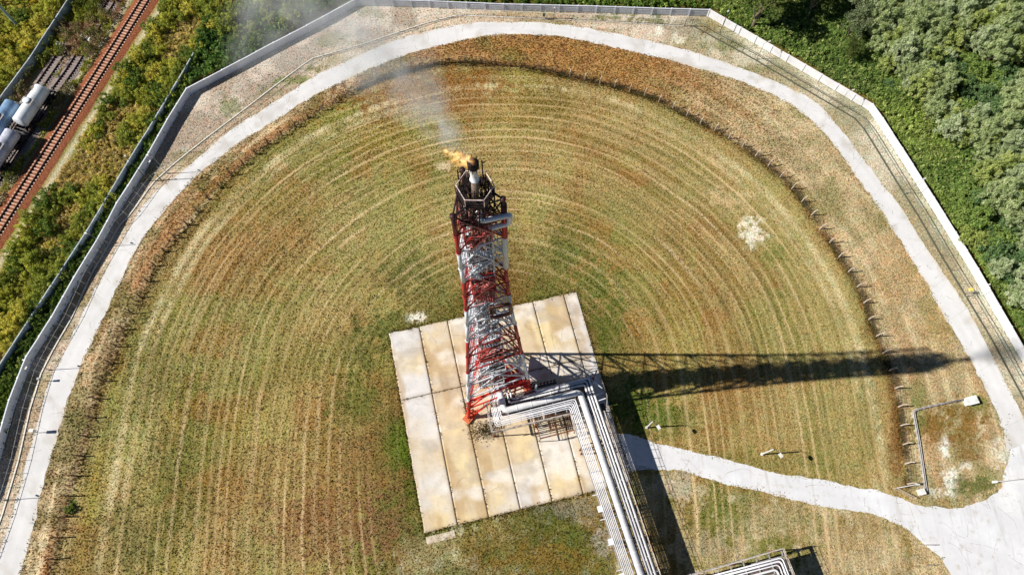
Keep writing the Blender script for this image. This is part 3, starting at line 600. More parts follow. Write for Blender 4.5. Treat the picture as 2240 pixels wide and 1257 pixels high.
# --- thickets (uncountable cover) outside the wall
def cover(name, poly, n, cols, hgt, size, up=.5, elong=1.4, upright=False, ns=.25, seed=5, gap=0.0, rc=.42, per=26, keep=None):
    c0 = scatter(poly, n // per)
    if keep: c0 = c0[keep(c0[:, 0], c0[:, 1])]
    x, y = c0.T; f = fbm(x * ns, y * ns, seed, 4); f2 = fbm(x * .08, y * .08, seed + 9, 3)
    if gap: k = f > gap; c0, f, f2 = c0[k], f[k], f2[k]
    K = len(c0); hh = hgt * (.35 + 1.0 * f ** 1.2) * rng.uniform(.5, 1.15, K)
    c = mixc(srgb(*cols[0])[None], srgb(*cols[1])[None], sm(.35, .65, f2)); c = mixc(c, srgb(*cols[2])[None], (rng.random(K) < .35) * rng.random(K)) * rng.uniform(.7, 1.3, (K, 1))
    r = np.repeat(rng.uniform(.6, 1.3, K) * rc, per); a = rng.uniform(0, 6.283, K * per); q = rng.random(K * per) ** .6; t = np.sqrt(1 - np.clip(q, 0, 1) ** 2 * .9)
    P = np.c_[np.repeat(c0[:, 0], per) + np.cos(a) * q * r, np.repeat(c0[:, 1], per) + np.sin(a) * q * r, np.repeat(hh, per) * (.25 + .75 * t) * rng.uniform(.8, 1.05, K * per)]
    C = np.repeat(c, per, 0) * rng.uniform(.7, 1.3, (K * per, 1)); ax = None
    if upright: ax = np.c_[np.cos(a) * q * .5, np.sin(a) * q * .5, np.ones(K * per)]
    return leaves(name, P, rng.uniform(.6, 1.3, K * per) * size, C, M['leaf'], up=up, elong=elong, axis_=ax, kind='stuff')
Z_BETW = np.vstack([W_WALL2 + [.4, 0], W_WALL[:16][::-1] - [.25, 0]])
cover('wall_thicket', Z_BETW, 60000, [(104, 126, 44), (82, 108, 42), (160, 172, 84)], 1.7, .16, .2, 2.0, True, .5, rc=.35)
Z_STRIP = np.array([G(*p) for p in [(-120, 735), (-60, 640), (2, 518), (100, 366), (214, 190), (338, 2), (380, -60), (640, -60), (640, -20), (500, 40), (424, 120)]] + [tuple(q) for q in (W_WALL2[::-1] - [.3, 0])])
cover('dry_weeds', Z_STRIP, 150000, [(206, 186, 116), (172, 172, 80), (232, 214, 160)], .95, .12, .3, 2.4, True, .35, 15, rc=.4, keep=lambda x, y: dist_line(x, y, W_TR[::5]) > 4.6 + 1.2 * vnoise(x * .3, y * .3, 3))
Z_TL = np.array([G(*p) for p in [(-120, 360), (0, 204), (64, 122), (145, -4), (180, -60), (-300, -60), (-300, 360)]])
cover('corner_weeds', Z_TL, 50000, [(164, 168, 62), (128, 144, 52), (240, 214, 70)], 1.5, .18, .3, 2.0, True, .4, 25)
Z_TG = np.array([G(*p) for p in [(430, 112), (418, 188), (560, 118), (754, -2), (760, -60), (480, -60)]])
cover('green_thicket', Z_TG, 60000, [(116, 146, 64), (92, 128, 58), (160, 184, 112)], 2.2, .17, .3, 1.8, True, .3, 35)
Z_TOP = np.array([G(*p) for p in [(757, 0), (1100, 10), (1430, 19), (1552, 22), (1640, 74), (1700, -20), (1700, -90), (757, -90)]])
cover('leafy_thicket', Z_TOP, 90000, [(114, 144, 60), (96, 128, 52), (166, 184, 102)], 2.0, .19, .3, 1.6, True, .3, 45)
Z_R = np.array([G(*p) for p in [(1560, 22), (1665, 82), (1785, 152), (1906, 222), (1930, 250), (1952, 285), (2060, 452), (2210, 690), (2262, 785), (2345, 930), (2500, 930), (2560, 100), (2560, -200), (1560, -200)]])
HOLLOW = np.array([G(*p) for p in [(1700, 60), (1720, -40), (1900, -60), (1885, 60), (1850, 100), (1780, 92)]])
Z_CR = np.array([G(*p) for p in [(1560, 22), (1665, 82), (1785, 152), (1906, 222), (1930, 250), (1952, 285), (2060, 452), (2210, 690), (2262, 785), (2345, 930), (2420, 900), (2300, 700), (2210, 560), (2150, 420), (2120, 300), (2010, 180), (1940, 90), (1900, -60), (1560, -60)]])
cover('leafy_creeper', Z_CR, 330000, [(146, 166, 80), (116, 142, 70), (192, 200, 124)], 1.9, .19, .6, 1.3, True, .35, 55, rc=.5)
cover('leafy_creeper', np.vstack([Z_CR[9:16], [G(2520, -60), G(2560, 900)]]), 60000, [(146, 166, 80), (116, 142, 70), (192, 200, 124)], 1.6, .26, .6, 1.3, True, .35, 55, rc=.7)
Z_RAIL = np.array([G(*p) for p in [(-20, 290), (10, 235), (75, 150), (165, 10), (190, -40), (300, -40), (180, 180), (120, 280), (20, 440), (-40, 500), (-80, 500)]])
def railweeds():
    p = scatter(Z_RAIL, 60000); x, y = p.T; f = fbm(x * .12, y * .12, 66); d2 = np.minimum(dist_line(x, y, W_TR2[::5]), dist_line(x, y, W_TR3[::5])); dm = dist_line(x, y, W_TR[::5])
    px, py = PX(x, y); overg = (py < 125) & (px > 80); k = ((f > .47) | (d2 > 3.0) | overg) & ((d2 > 1.9) | (overg & (fbm(x * .25, y * .25, 67) > .44))) & (dm > 3.2); p = p[k]; x, y = p.T; n = len(x)
    cl = fbm(x * .9, y * .9, 68, 3); cm = fbm(x * .15, y * .15, 69)
    c = mixc(srgb(168, 170, 62)[None], srgb(196, 160, 130)[None], sm(.42, .6, cm)); c = mixc(c, srgb(84, 104, 40)[None], sm(.5, .65, cl) * .8) * rng.uniform(.55, 1.4, (n, 1))
    leaves('track_weeds', np.c_[x, y, rng.uniform(.1, 1, n) * (.2 + 1.9 * sm(.35, .7, cl))], rng.uniform(.08, .17, n), c, M['leaf'], up=.3, elong=2, axis_=np.tile([0., 0, 1], (n, 1)), kind='stuff')
railweeds()

# --- individual shrubs and trees
def crown_pts(a, b, z0, K, Mn, rc, top=True):
    P = []; Cc = []
    for k in range(K):
        th = rng.uniform(0, 2 * math.pi); ph = math.acos(rng.uniform(-.3, 1)); r = rng.uniform(.35, 1.3)
        c = np.array([a * r * math.sin(ph) * math.cos(th), a * r * math.sin(ph) * math.sin(th), z0 + b * r * math.cos(ph)])
        g = rng.normal(size=(Mn, 3)); g /= np.linalg.norm(g, axis=1)[:, None]; g *= (rng.uniform(.3, 1, (Mn, 1)) ** .5) * rc * rng.uniform(.7, 1.3)
        P.append(c + g * [1, 1, .9]); Cc.append(np.full(Mn, rng.uniform(0, 1)))
    return np.vstack(P), np.concatenate(Cc)
def tree_proto(name, a, b, z0, K, Mn, rc, size, c1, c2, tr=.14, upright=False, elong=1.5, limbs=5, up=.5):
    root = empty(name, (0, 0, 0)); P, cc = crown_pts(a, b, z0, K, Mn, rc); n = len(P)
    c = mixc(srgb(*c1)[None], srgb(*c2)[None], cc) * rng.uniform(.65, 1.3, (n, 1)); ax = None
    if upright: ax = P - np.array([0, 0, z0 - b]); ax /= np.linalg.norm(ax, axis=1)[:, None]; ax = ax + [0, 0, .6]
    leaves('crown', P, rng.uniform(.6, 1.3, n) * size, c, M['leaf'], root, up, elong, ax)
    t = MB(); t.tube((0, 0, -.2), (0, 0, z0 * .7), tr, 7, tr * .7, False)
    for i in range(limbs):
        th = 2 * math.pi * i / limbs + rng.uniform(-.3, .3); h0 = z0 * rng.uniform(.25, .7); q = (a * .75 * math.cos(th), a * .75 * math.sin(th), z0 + b * rng.uniform(.1, .6))
        t.tube((0, 0, h0), q, tr * .5, 5, tr * .12, False)
    t.tube((0, 0, z0 * .7), (.1, 0, z0 + b * .7), tr * .7, 6, tr * .15, False)
    t.build('trunk', M['trunk'], root)
    return root
def copy_tree(o, parent=None):
    c = o.copy(); COL.objects.link(c)
    if parent: c.parent = parent
    for ch in o.children: copy_tree(ch, c)
    return c
USED = set()
def place(proto, x, y, s, rz, label, cat, group, sz=1.0):
    o = proto if proto.name not in USED else copy_tree(proto); USED.add(proto.name)
    o.location = (x, y, 0); o.rotation_euler = (0, 0, rz); o.scale = (s, s, s * sz); tag(o, label, cat, group); return o
def poisson(poly, n, r, tries=30000, f=None):
    pts = []; poly = np.asarray(poly); c = scatter(poly, tries)
    for p in c:
        if f is not None and not f(p): continue
        rr = r
        if all((p[0] - q[0]) ** 2 + (p[1] - q[1]) ** 2 > rr * rr for q in pts):
            pts.append(p)
            if len(pts) >= n: break
    return pts
willow = [tree_proto('willow_tree', 1.95, 3.0, 3.6, 80, 56, .42, .10, a_, b_, .13, True, 3.0, up=.25) for a_, b_ in
          [((202, 212, 160), (158, 176, 114)), ((200, 208, 130), (152, 170, 92)), ((212, 220, 180), (166, 182, 132))]]
greent = [tree_proto('leafy_tree', 2.1, 2.3, 2.6, 50, 50, .6, .17, a_, b_, .13, False, 1.3, up=.7) for a_, b_ in
          [((158, 178, 96), (124, 150, 74)), ((132, 160, 104), (102, 132, 82)), ((184, 192, 110), (146, 162, 82))]]
shrub = [tree_proto('shrub', 1.45, 1.5, .7, 46, 34, .34, .11, a_, b_, .05, True, 1.8, 4, .4) for a_, b_ in
         [((216, 214, 98), (180, 184, 76)), ((186, 192, 88), (150, 162, 68)), ((140, 160, 74), (110, 134, 58)), ((232, 220, 108), (200, 194, 84))]]
LBL_W = ['pale silver green willow crown in the thick wood right of the perimeter wall', 'olive green willow leaning outward in the wood right of the wall', 'whitish green feathery willow crown in the wood right of the wall']
LBL_G = ['fresh green leafy tree in the wood beyond the white wall', 'dark blue green leafy tree in the wood beyond the white wall', 'yellow green leafy tree in the wood beyond the white wall']
FOREST = np.array([G(*p) for p in [(1880, -40), (1870, 60), (1900, 130), (1960, 200), (2030, 280), (2060, 370), (2080, 450), (2110, 540), (2180, 640), (2240, 720), (2320, 740), (2320, -60), (2000, -70)]])
def fclear(p):
    px, py = PX(*p); return not (2040 < px < 2110 and 330 < py < 420)
for p in poisson(FOREST, 296, 2.25, 20000, fclear):
    nz = float(fbm(np.array([p[0] * .09]), np.array([p[1] * .09]), 5)[0]); px, py = PX(*p)
    if nz > .42 and not (py > 480 and px > 2100 and rng.random() < .75): i = int(rng.choice(3, p=[.4, .25, .35])); place(willow[i], *p, rng.uniform(.75, 1.3), rng.uniform(0, 6.28), LBL_W[i], 'tree', 'trees of the wood right of the wall', rng.uniform(.9, 1.25))
    else: i = int(rng.choice(3, p=[.4, .4, .2])); place(greent[i], *p, rng.uniform(.7, 1.15), rng.uniform(0, 6.28), LBL_G[i], 'tree', 'leafy trees beyond the white wall', rng.uniform(.8, 1.1))
# scattered bushes growing in the creeper by the white wall
for p in poisson(Z_R, 60, 4.2, 6000, lambda p: not inpoly(np.array(p[0]), np.array(p[1]), FOREST) and dist_line(np.array(p[0]), np.array(p[1]), W_WALL) > 3 and PX(*p)[0] > 1900):
    i = int(rng.choice(3)); place(greent[i], *p, rng.uniform(.35, .6), rng.uniform(0, 6.28), ['small green bush rising from the creeper beside the white wall', 'small dark bush rising from the creeper beside the white wall', 'small yellowish bush rising from the creeper beside the white wall'][i], 'bush', 'bushes in the creeper beside the white wall', .8)
# tall trees at the top that throw deep shade
tall = [tree_proto('tall_tree', 3.6, 4.0, 7.5, 46, 90, 1.1, .2, a_, b_, .3, False, 1.3, 6, .6) for a_, b_ in [((112, 124, 62), (78, 94, 44)), ((150, 160, 120), (108, 124, 84))]]
TT = [(1643, 64, 0, 1.25, 'tall tree with a pale bare trunk just behind the top wall corner'), (1690, 22, 0, 1.3, 'tall dark green tree second from the pale trunk at the top edge'), (1765, 34, 0, .95, 'tall green tree shading the hollow behind the white wall'),
      (1850, 85, 1, .7, 'grey green tall tree at the edge of the shaded hollow'), (1745, -12, 0, 1.3, 'broad tall tree at the top edge of the hollow'), (1868, 50, 1, .95, 'pale tall tree with silvery leaves at the top edge'), (1850, 130, 0, .5, 'smaller green tree in front of the silver wood'), (1600, -28, 0, 1.1, 'tall tree cut by the top edge behind the corner of the wall')]
for (px, py, i, s, lb) in TT:
    p = G(px, py); place(tall[i], *p, s, rng.uniform(0, 6), lb, 'tree', 'tall trees behind the top wall corner')
# shrubs on the railway strip
LS = ['bright yellow green shrub on the strip between the railway and the old grey wall', 'olive shrub on the strip between the railway and the old grey wall', 'deep green shrub on the strip between the railway and the old grey wall', 'golden shrub on the strip between the railway and the old grey wall']
def sden(p):
    v = float(fbm(np.array([p[0] * .13]), np.array([p[1] * .13]), 88)[0]); a_ = float(dist_line(np.array(p[0]), np.array(p[1]), W_TR[::5])); b_ = float(dist_line(np.array(p[0]), np.array(p[1]), np.vstack([W_WALL2, [G(640, -80)]]))); t = a_ / (a_ + b_); band_ = min(abs(t - .4), abs(t - .95))
    return v > .36 + .9 * max(0, band_ - .12) and dist_line(np.array(p[0]), np.array(p[1]), W_TR[::5]) > 5.2
for p in poisson(Z_STRIP, 240, 1.35, 20000, sden):
    i = int(rng.choice(4, p=[.36, .32, .14, .18])); place(shrub[i], *p, rng.uniform(.6, 1.3), rng.uniform(0, 6), LS[i], 'shrub', 'shrubs between the railway and the old wall', rng.uniform(.8, 1.3))
LT = ['yellow green shrub in the corner beyond the railway wall', 'olive shrub in the corner beyond the railway wall', 'deep green shrub in the corner beyond the railway wall', 'golden autumn shrub in the corner beyond the railway wall']
for p in poisson(Z_TL, 45, 2.3, 3000, lambda p: dist_line(np.array(p[0]), np.array(p[1]), W_RW) > 1.5 and PX(*p)[0] > -60):
    i = int(rng.choice(4, p=[.4, .2, .15, .25])); place(shrub[i], *p, rng.uniform(.8, 1.4), rng.uniform(0, 6), LT[i], 'shrub', 'shrubs beyond the railway wall', 1.0)
for p in poisson(Z_TG, 26, 2.6, 4000):
    i = int(rng.choice([1, 2])); place(shrub[i], *p, rng.uniform(.9, 1.5), rng.uniform(0, 6), {1: 'olive green bush behind the upper left perimeter wall', 2: 'dark green bush behind the upper left perimeter wall'}[i], 'shrub', 'bushes behind the upper left perimeter wall', 1.2)
b_ = G(158, 1112); place(shrub[2], *b_, .55, 1, 'single small green bush in the left post fence line', 'shrub', None)

# ------------------------------------------------------------------ walls
def wall(name, pts, mats, label, h, step, relief=False, thick=.16, closed=False):
    root = empty(name, (*pts[0], 0), label, 'wall')
    segs = []
    for a, b in zip(pts[:-1], pts[1:]):
        l = np.hypot(*(b - a)); k = max(1, int(round(l / step)))
        for i in range(k): segs.append((a + (b - a) * i / k, a + (b - a) * (i + 1) / k))
    return root, segs
def merge_pts(pts, tol=6):
    return pts
def panel(root, a, b, h, mat, relief, post):
    d = b - a; l = np.hypot(*d); d = d / l; n = np.array([d[1], -d[0]]); o = n * -.085      # outside face line sits behind the surveyed foot
    m = MB(); hh = h + rng.uniform(-.03, .03); c = (a + b) / 2 + o
    m.box((*c, hh / 2 - .1), (l - .05, .14, hh + .2), (*d, 0))
    m.box((*(c + n * .02), hh - .06), (l - .06, .22, .1), (*d, 0))
    if relief:
        for i in range(9):
            for j in range(3):
                q = a + d * (l * (i + 1.0) / 10) + o + n * .085; m.box((*q, .55 + j * .42), (l * .075, .05, .30), (*d, 0))
    m.box((*(a + o + n * .03), hh / 2), (.26, .34, hh + .1), (*d, 0))
    m.build('panel', mat, root)
def perimeter():
    root = empty('perimeter_wall', (*W_WALL[0], 0), 'long precast concrete panel wall running round the whole flare field outside the ring road', 'wall')
    legs = [(0, 5, 'wallL', False), (5, 8, 'wallL', False), (8, 15, 'wallL', False), (15, 19, 'wallL', False), (19, 24, 'wallT', True), (24, 27, 'wallR', False), (27, 29, 'wallR', False), (29, 35, 'wallR', False)]
    M['wallT'] = mat_plain('wall_concrete_relief', tuple(srgb(214, 218, 226)), .85, 0, tuple(srgb(190, 192, 196)), .6, .4, .8, .2)
    for i0, i1, mt, rel in legs:
        p = resample(W_WALL[i0:i1 + 1], step=4.2)
        for a, b in zip(p[:-1], p[1:]): panel(root, a, b, 2.1, M[mt], rel, True)
perimeter()
r2 = empty('old_wall', (*W_WALL2[0], 0), 'old grey concrete wall half hidden in shrubs left of the perimeter wall', 'wall')
for a, b in zip(*(lambda p: (p[:-1], p[1:]))(resample(W_WALL2, step=4.2))): panel(r2, a, b, 2.1, M['wallO'], False, True)
r3 = empty('railway_wall', (*W_RW[0], 0), 'weathered dark concrete wall in the corner left of the tank wagons', 'wall')
for a, b in zip(*(lambda p: (p[:-1], p[1:]))(resample(W_RW, step=4.2))): panel(r3, a, b, 2.2, M['wallO'], False, True)

# ------------------------------------------------------------------ fences
def post_fence():
    root = empty('post_fence', (*W_FI[0], 0), 'ring of short pale posts strung with wire round the mown field inside the road', 'fence')
    p = resample(W_FI, n=84); w_ = MB()
    for i, q in enumerate(p):
        out = q - CEN; out = out / np.hypot(*out); h = rng.uniform(1.75, 2.1); j = rng.normal(scale=.05, size=2)
        m = MB(); b = np.array([*q, -.1]); t = np.array([*(q + j), h]); m.beam(b, t, .22, .22); m.beam(t, t + np.array([*(out * .5), .38]), .14, .14)
        m.build('post', M['postd'] if q[0] < -42 or (q[0] < 10 and q[1] > 100) else M['post'], root)
    for k, hz in enumerate((.35, .8, 1.25, 1.6)):
        for a, b in zip(p[:-1], p[1:]): w_.tube((*a, hz), (*b, hz), .018, 3, None, False)
    w_.build('wire', M['wire'], root)
post_fence()
def post_weeds():
    p = resample(W_FI, n=9000); k = np.arange(9000) * .03; ga = fbm(k * .35, k * 0, 171, 4); p = p[(ga + rng.normal(scale=.06, size=9000)) > .5]; q = p; n = len(q); q = q + rng.normal(size=(n, 2)) * .38 + [.2, 0]
    kk = (q[:, 0] > -35) | (rng.random(n) < .3); q = q[kk]; n = len(q)
    c = mixc(srgb(104, 86, 46)[None], srgb(84, 94, 42)[None], rng.random(n)) * rng.uniform(.6, 1.5, (n, 1))
    blades('post_weeds', np.c_[q, np.zeros(n)], rng.uniform(.2, .6, n), rng.uniform(.05, .1, n), c, M['grass'], .5)
post_weeds()
def mesh_fence(pts, mat, label, arm, step, n=None):
    root = empty('wire_mesh_fence', (*pts[0], 0), label, 'fence'); p = resample(pts, step=step, n=n)
    for i, q in enumerate(p):
        m = MB(); m.tube((*q, -.1), (*q, 2.15), .038, 5)
        d = p[min(i + 1, len(p) - 1)] - p[max(i - 1, 0)]; nn = np.array([-d[1], d[0]]) / np.hypot(*d); m.tube((*q, 2.12), (*(q + nn * arm), 2.45), .03, 4); m.build('post', mat, root)
    r = MB(); w_ = MB(); f = MB()
    for a, b in zip(p[:-1], p[1:]):
        r.tube((*a, 2.05), (*b, 2.05), .05 if arm > 0 else .10, 4, None, False)
        for hz in (.5, 1.0, 1.5): w_.tube((*a, hz), (*b, hz), .006, 3, None, False)
        l = np.hypot(*(b - a)); d = (b - a) / l
        
        f.box((*((a + b) / 2), .07), (l, .24 if arm > 0 and a[0] < 0 else (.12 if arm > 0 else .26), .16), (*d, 0))
    r.build('top_rail', mat, root); w_.build('wire_netting', M['wire'], root); f.build('plinth', M['fenced'] if arm < 0 else M['fencew'], root)
M['plinth'] = mat_plain('plinth', tuple(srgb(150, 128, 108)), .9)
mesh_fence(W_FL, M['fencew'], 'pale wire mesh fence along the left and top outer edge of the ring road', .35, 3.2, 92)
mesh_fence(W_FR, M['fenced'], 'dark wire mesh fence between the ring road and the white right wall', -.35, 3.2)

# gate in the top fence
def gate(p0, p1, h, name, label, mat, cat='gate'):
    root = empty(name, (*p0, 0), label, cat); a = np.array([*p0, 0.]); b = np.array([*p1, 0.])
    for q in (a, b): MB().beam(q, q + [0, 0, h], .1, .1).build('post', mat, root)
    m = MB(); m.beam(a + [0, 0, h], b + [0, 0, h], .08, .08).beam(a + [0, 0, .3], b + [0, 0, .3], .06, .06).beam(a + [0, 0, .3], b + [0, 0, h], .04, .04)
    m.build('leaf_frame', mat, root)
g0, g1 = G(1497, 58), G(1512, 59)
gate(g0, g1, 2.3, 'fence_gate', 'small dark framed gate in the fence by the top wall corner', M['fenced'])

# ------------------------------------------------------------------ lamps and poles
def lamp(base, h, label, arms=1, mat='galv', r=.07, dirn=None, group='lamp posts along the fence', head=.55):
    b = np.array([*base, 0.]); root = empty('lamp_post', (*base, 0), label, 'lamp post', group)
    MB().tube(b, b + [0, 0, h], r, 8, r * .6).tube(b, b + [0, 0, .5], r * 1.8, 8).build('pole', M[mat], root)
    if dirn is None: dirn = (-1, .4)
    for k in range(arms):
        d = np.array([dirn[0], dirn[1], 0.]); d /= np.linalg.norm(d)
        if k: d = np.array([-d[1], d[0], 0])
        t = b + [0, 0, h]
        MB().path([t - [0, 0, .1], t + [0, 0, .25], t + d * .9 + [0, 0, .4]], r * .5, 6, .2).build('arm', M[mat], root)
        e = t + d * .9 + [0, 0, .4]; MB().box(e + d * head / 2, (head, .24, .12), d).box(e + d * head / 2 - [0, 0, .07], (head * .7, .18, .04), d).build('lamp_head', M['white'], root)
LP = [((108, 809), 5.3, 'lamp post with a white head at the lower left fence', 2), ((12, 1093), 5.3, 'lowest left lamp post beside the ring road fence', 1), ((232, 539), 5.0, 'lamp post on the left fence below the pair of masts', 1),
      ((367, 380), 6.2, 'lamp post with two white heads by the fence bend at upper left', 2), ((1655, 130), 5.0, 'lamp post on the fence below the top right wall corner', 1), ((1830, 235), 5.2, 'lamp post where the right fence bends', 1),
      ((1980, 423), 5.0, 'lamp post on the right fence above the middle', 1), ((2113, 648), 5.0, 'lamp post with a yellow box on the right fence', 1)]
for bp, h, lb, ar in LP: lamp(G(*bp), h, lb, ar, dirn=(-1, .3) if bp[0] < 1000 else (1, .3))
def mast(base, h, label, r=.09, mat='fenced', group=None):
    b = np.array([*base, 0.]); root = empty('mast', (*base, 0), label, 'mast', group)
    MB().tube(b, b + [0, 0, h], r, 8, r * .6).build('pole', M[mat], root); MB().box(b + [0, 0, h], (.3, .3, .25)).tube(b + [0, 0, h], b + [0, 0, h + .7], .02, 4).build('camera_head', M['white'], root)
mast(G(326, 396), 9.5, 'tall dark mast standing across the left perimeter wall')
mast(G(353, 394), 2.6, 'short dark mast beside the tall one on the left fence')
mast(G(1575, 71), 6.5, 'dark slim mast in front of the top right wall corner')
mast(G(1211, 43), 3.6, 'slim dark mast in the middle of the top fence')
mast(G(42, 60), 14, 'thick blue grey mast standing among shrubs in the top left corner', .32, 'bluegrey') if False else None
M['bluegrey'] = mat_plain('mast_grey', tuple(srgb(150, 170, 180)), .6)
def bigmast():
    b = np.array([*G(42, 60), 0.]); root = empty('mast', tuple(b), 'thick blue grey mast among the shrubs in the top left corner', 'mast')
    MB().tube(b, b + [0, 0, 13], .34, 10, .22).build('pole', M['bluegrey'], root); MB().tube(b, b + [0, 0, .4], .55, 10).build('foot', M['wallO'], root)
bigmast()
def field_post(px, py, label):
    b = np.array([*G(px, py), 0.]); root = empty('floodlight_post', tuple(b), label, 'floodlight', 'white floodlight posts in the field')
    MB().tube(b, b + [0, 0, 5.9], .13, 10, .11).tube(b, b + [0, 0, .3], .25, 10).build('pole', M['white'], root)
    MB().path([b + [0, 0, 5.8], b + [0, 0, 6.6], b + [.6, -.9, 6.9]], .035, 6, .3).build('arm', M['fenced'], root)
    MB().box(b + [.75, -1.15, 6.9], (.5, .75, .2), (.85, .5, 0)).build('lamp_head', M['white'], root)
field_post(1414, 935, 'white floodlight post nearer the pipe rack shadow'); field_post(1666, 993, 'white floodlight post above the concrete path')
def boxcab(px, py, z, size, mat, label, post=True, cat='box'):
    b = np.array([*G(px, py), 0.]); root = empty('junction_box', tuple(b), label, cat)
    MB().box(b + [0, 0, z], size).box(b + [0, 0, z + size[2] / 2 + .02], (size[0] + .08, size[1] + .08, .04)).build('cabinet', M[mat], root)
    MB().tube(b, b + [0, 0, z], .06, 6).build('post', M['galv'], root)
boxcab(86, 946, 1.9, (.7, .5, .9), 'white', 'white cabinet on the lower left fence'); boxcab(99, 834, 1.8, (.35, .35, .7), 'galv', 'small grey box on the left fence under the white lamp post')
boxcab(2110, 642, 2.0, (.6, .6, .5), 'yellow', 'pale yellow box on the right fence'); boxcab(1189, 43, 1.5, (.5, .4, .8), 'fenced', 'small dark box on the top fence')

# ------------------------------------------------------------------ railway
def bed(name, pts, w0, w1, h, mat, z0=0.0):
    p = resample(pts, step=1.2); d = np.gradient(p, axis=0); d /= np.hypot(*d.T)[:, None]; n = np.c_[-d[:, 1], d[:, 0]]; m = len(p)
    jit = (fbm(np.arange(m) * .4, np.arange(m) * 0, 4) - .5)[:, None] * .6
    rows = [np.c_[p - n * (w1 + jit), np.full(m, z0 + .0)], np.c_[p - n * w0, np.full(m, h)], np.c_[p + n * w0, np.full(m, h)], np.c_[p + n * (w1 - jit), np.full(m, z0 + .0)]]
    V = np.vstack(rows); i = np.arange(4 * m).reshape(4, m); F = np.stack([i[:-1, :-1], i[:-1, 1:], i[1:, 1:], i[1:, :-1]], -1).reshape(-1, 4)[:, ::-1]
    tag(meshobj(name, V, F, mat), kind='structure')
bed('track_bed', W_TR, 1.8, 2.9, .3, M['ballast'], -.02); bed('siding_bed', W_TR2, 1.6, 2.2, .12, M['ballast2'], -.02); bed('siding_bed', W_TR3, 1.5, 2.0, .1, M['ballast2'], -.02)
def track(pts, z, label, smat, sp, name='railway_track', gauge=1.75, sl=2.95, clip=None):
    root = empty(name, (*pts[0], 0), label, 'railway track')
    p = resample(pts, step=.8); d = np.gradient(p, axis=0); d /= np.hypot(*d.T)[:, None]; n = np.c_[-d[:, 1], d[:, 0]]
    for s in (-1, 1):
        q = p + n * s * gauge / 2; m = MB(); k = len(q)
        prof = [(-.11, 0), (-.11, .04), (-.03, .06), (-.03, .15), (-.07, .17), (-.07, .22), (.07, .22), (.07, .17), (.03, .15), (.03, .06), (.11, .04), (.11, 0)]
        V = np.vstack([np.c_[q + n * a, np.full(k, z + .14 + b)] for a, b in prof]); i = np.arange(len(prof) * k).reshape(len(prof), k)
        F = [tuple(map(int, f)) for f in np.stack([i[:-1, :-1], i[:-1, 1:], i[1:, 1:], i[1:, :-1]], -1).reshape(-1, 4)]
        m.add(V, F); m.build('rail', M['railsteel'], root)
    c = resample(pts, step=sp); dd = np.gradient(c, axis=0); dd /= np.hypot(*dd.T)[:, None]; pxs = np.array([PX(*q) for q in c])
    vis = (pxs[:, 0] > -15) & (pxs[:, 1] > -15) & (pxs[:, 1] < 1280); order = np.argsort(~vis * 1000 + np.arange(len(c)) * 0 + np.abs(np.arange(len(c)) - 0) * .001)
    main = set(order[:100].tolist()) ; rest = MB(); has = False
    for i_, q in enumerate(c):
        nn = np.array([-dd[i_][1], dd[i_][0]]); tgt = MB() if i_ in main else rest
        tgt.box((*(q + rng.normal(scale=.015, size=2)), z + .07), (sl, .27, .15), (*nn, 0)); tgt.box((*(q + nn * gauge / 2), z + .16), (.36, .2, .05), (*nn, 0)).box((*(q - nn * gauge / 2), z + .16), (.36, .2, .05), (*nn, 0))
        if tgt is not rest: tgt.build('sleeper', smat, root)
        else: has = True
    if has: rest.build('sleepers', smat, root)['kind'] = 'stuff'
track(W_TR, .27, 'main railway track on concrete sleepers in rusty orange ballast', M['sleeper'], .78)
track(W_TR2, .08, 'grey siding track carrying the white tank wagon', M['sleeperold'], .72); track(W_TR3, .06, 'overgrown rear siding carrying the blue tank wagon', M['sleeperold'], .75)
def pile(px0, py0, px1, py1, label):
    a, b = G(px0, py0), G(px1, py1); root = empty('block_row', (*a, 0), label, 'concrete blocks'); d = (b - a) / np.hypot(*(b - a)); l = np.hypot(*(b - a)); k = int(l / .75)
    for i in range(k + 1): MB().box((*(a + d * i * .75 + rng.normal(scale=.08, size=2)), .35), (.5, .8, .7), (*d, 0)).box((*(a + d * i * .75), .8), (.3, .5, .2), (*d, 0)).build('block', M['white'], root)
pile(130, 98, 152, 106, 'row of pale concrete blocks across the rear siding'); pile(182, 83, 200, 90, 'row of pale concrete blocks across the front siding')
M['stain'] = mat_plain('spill', tuple(srgb(120, 96, 80)), .7, 0, tuple(srgb(170, 160, 150)), 3)
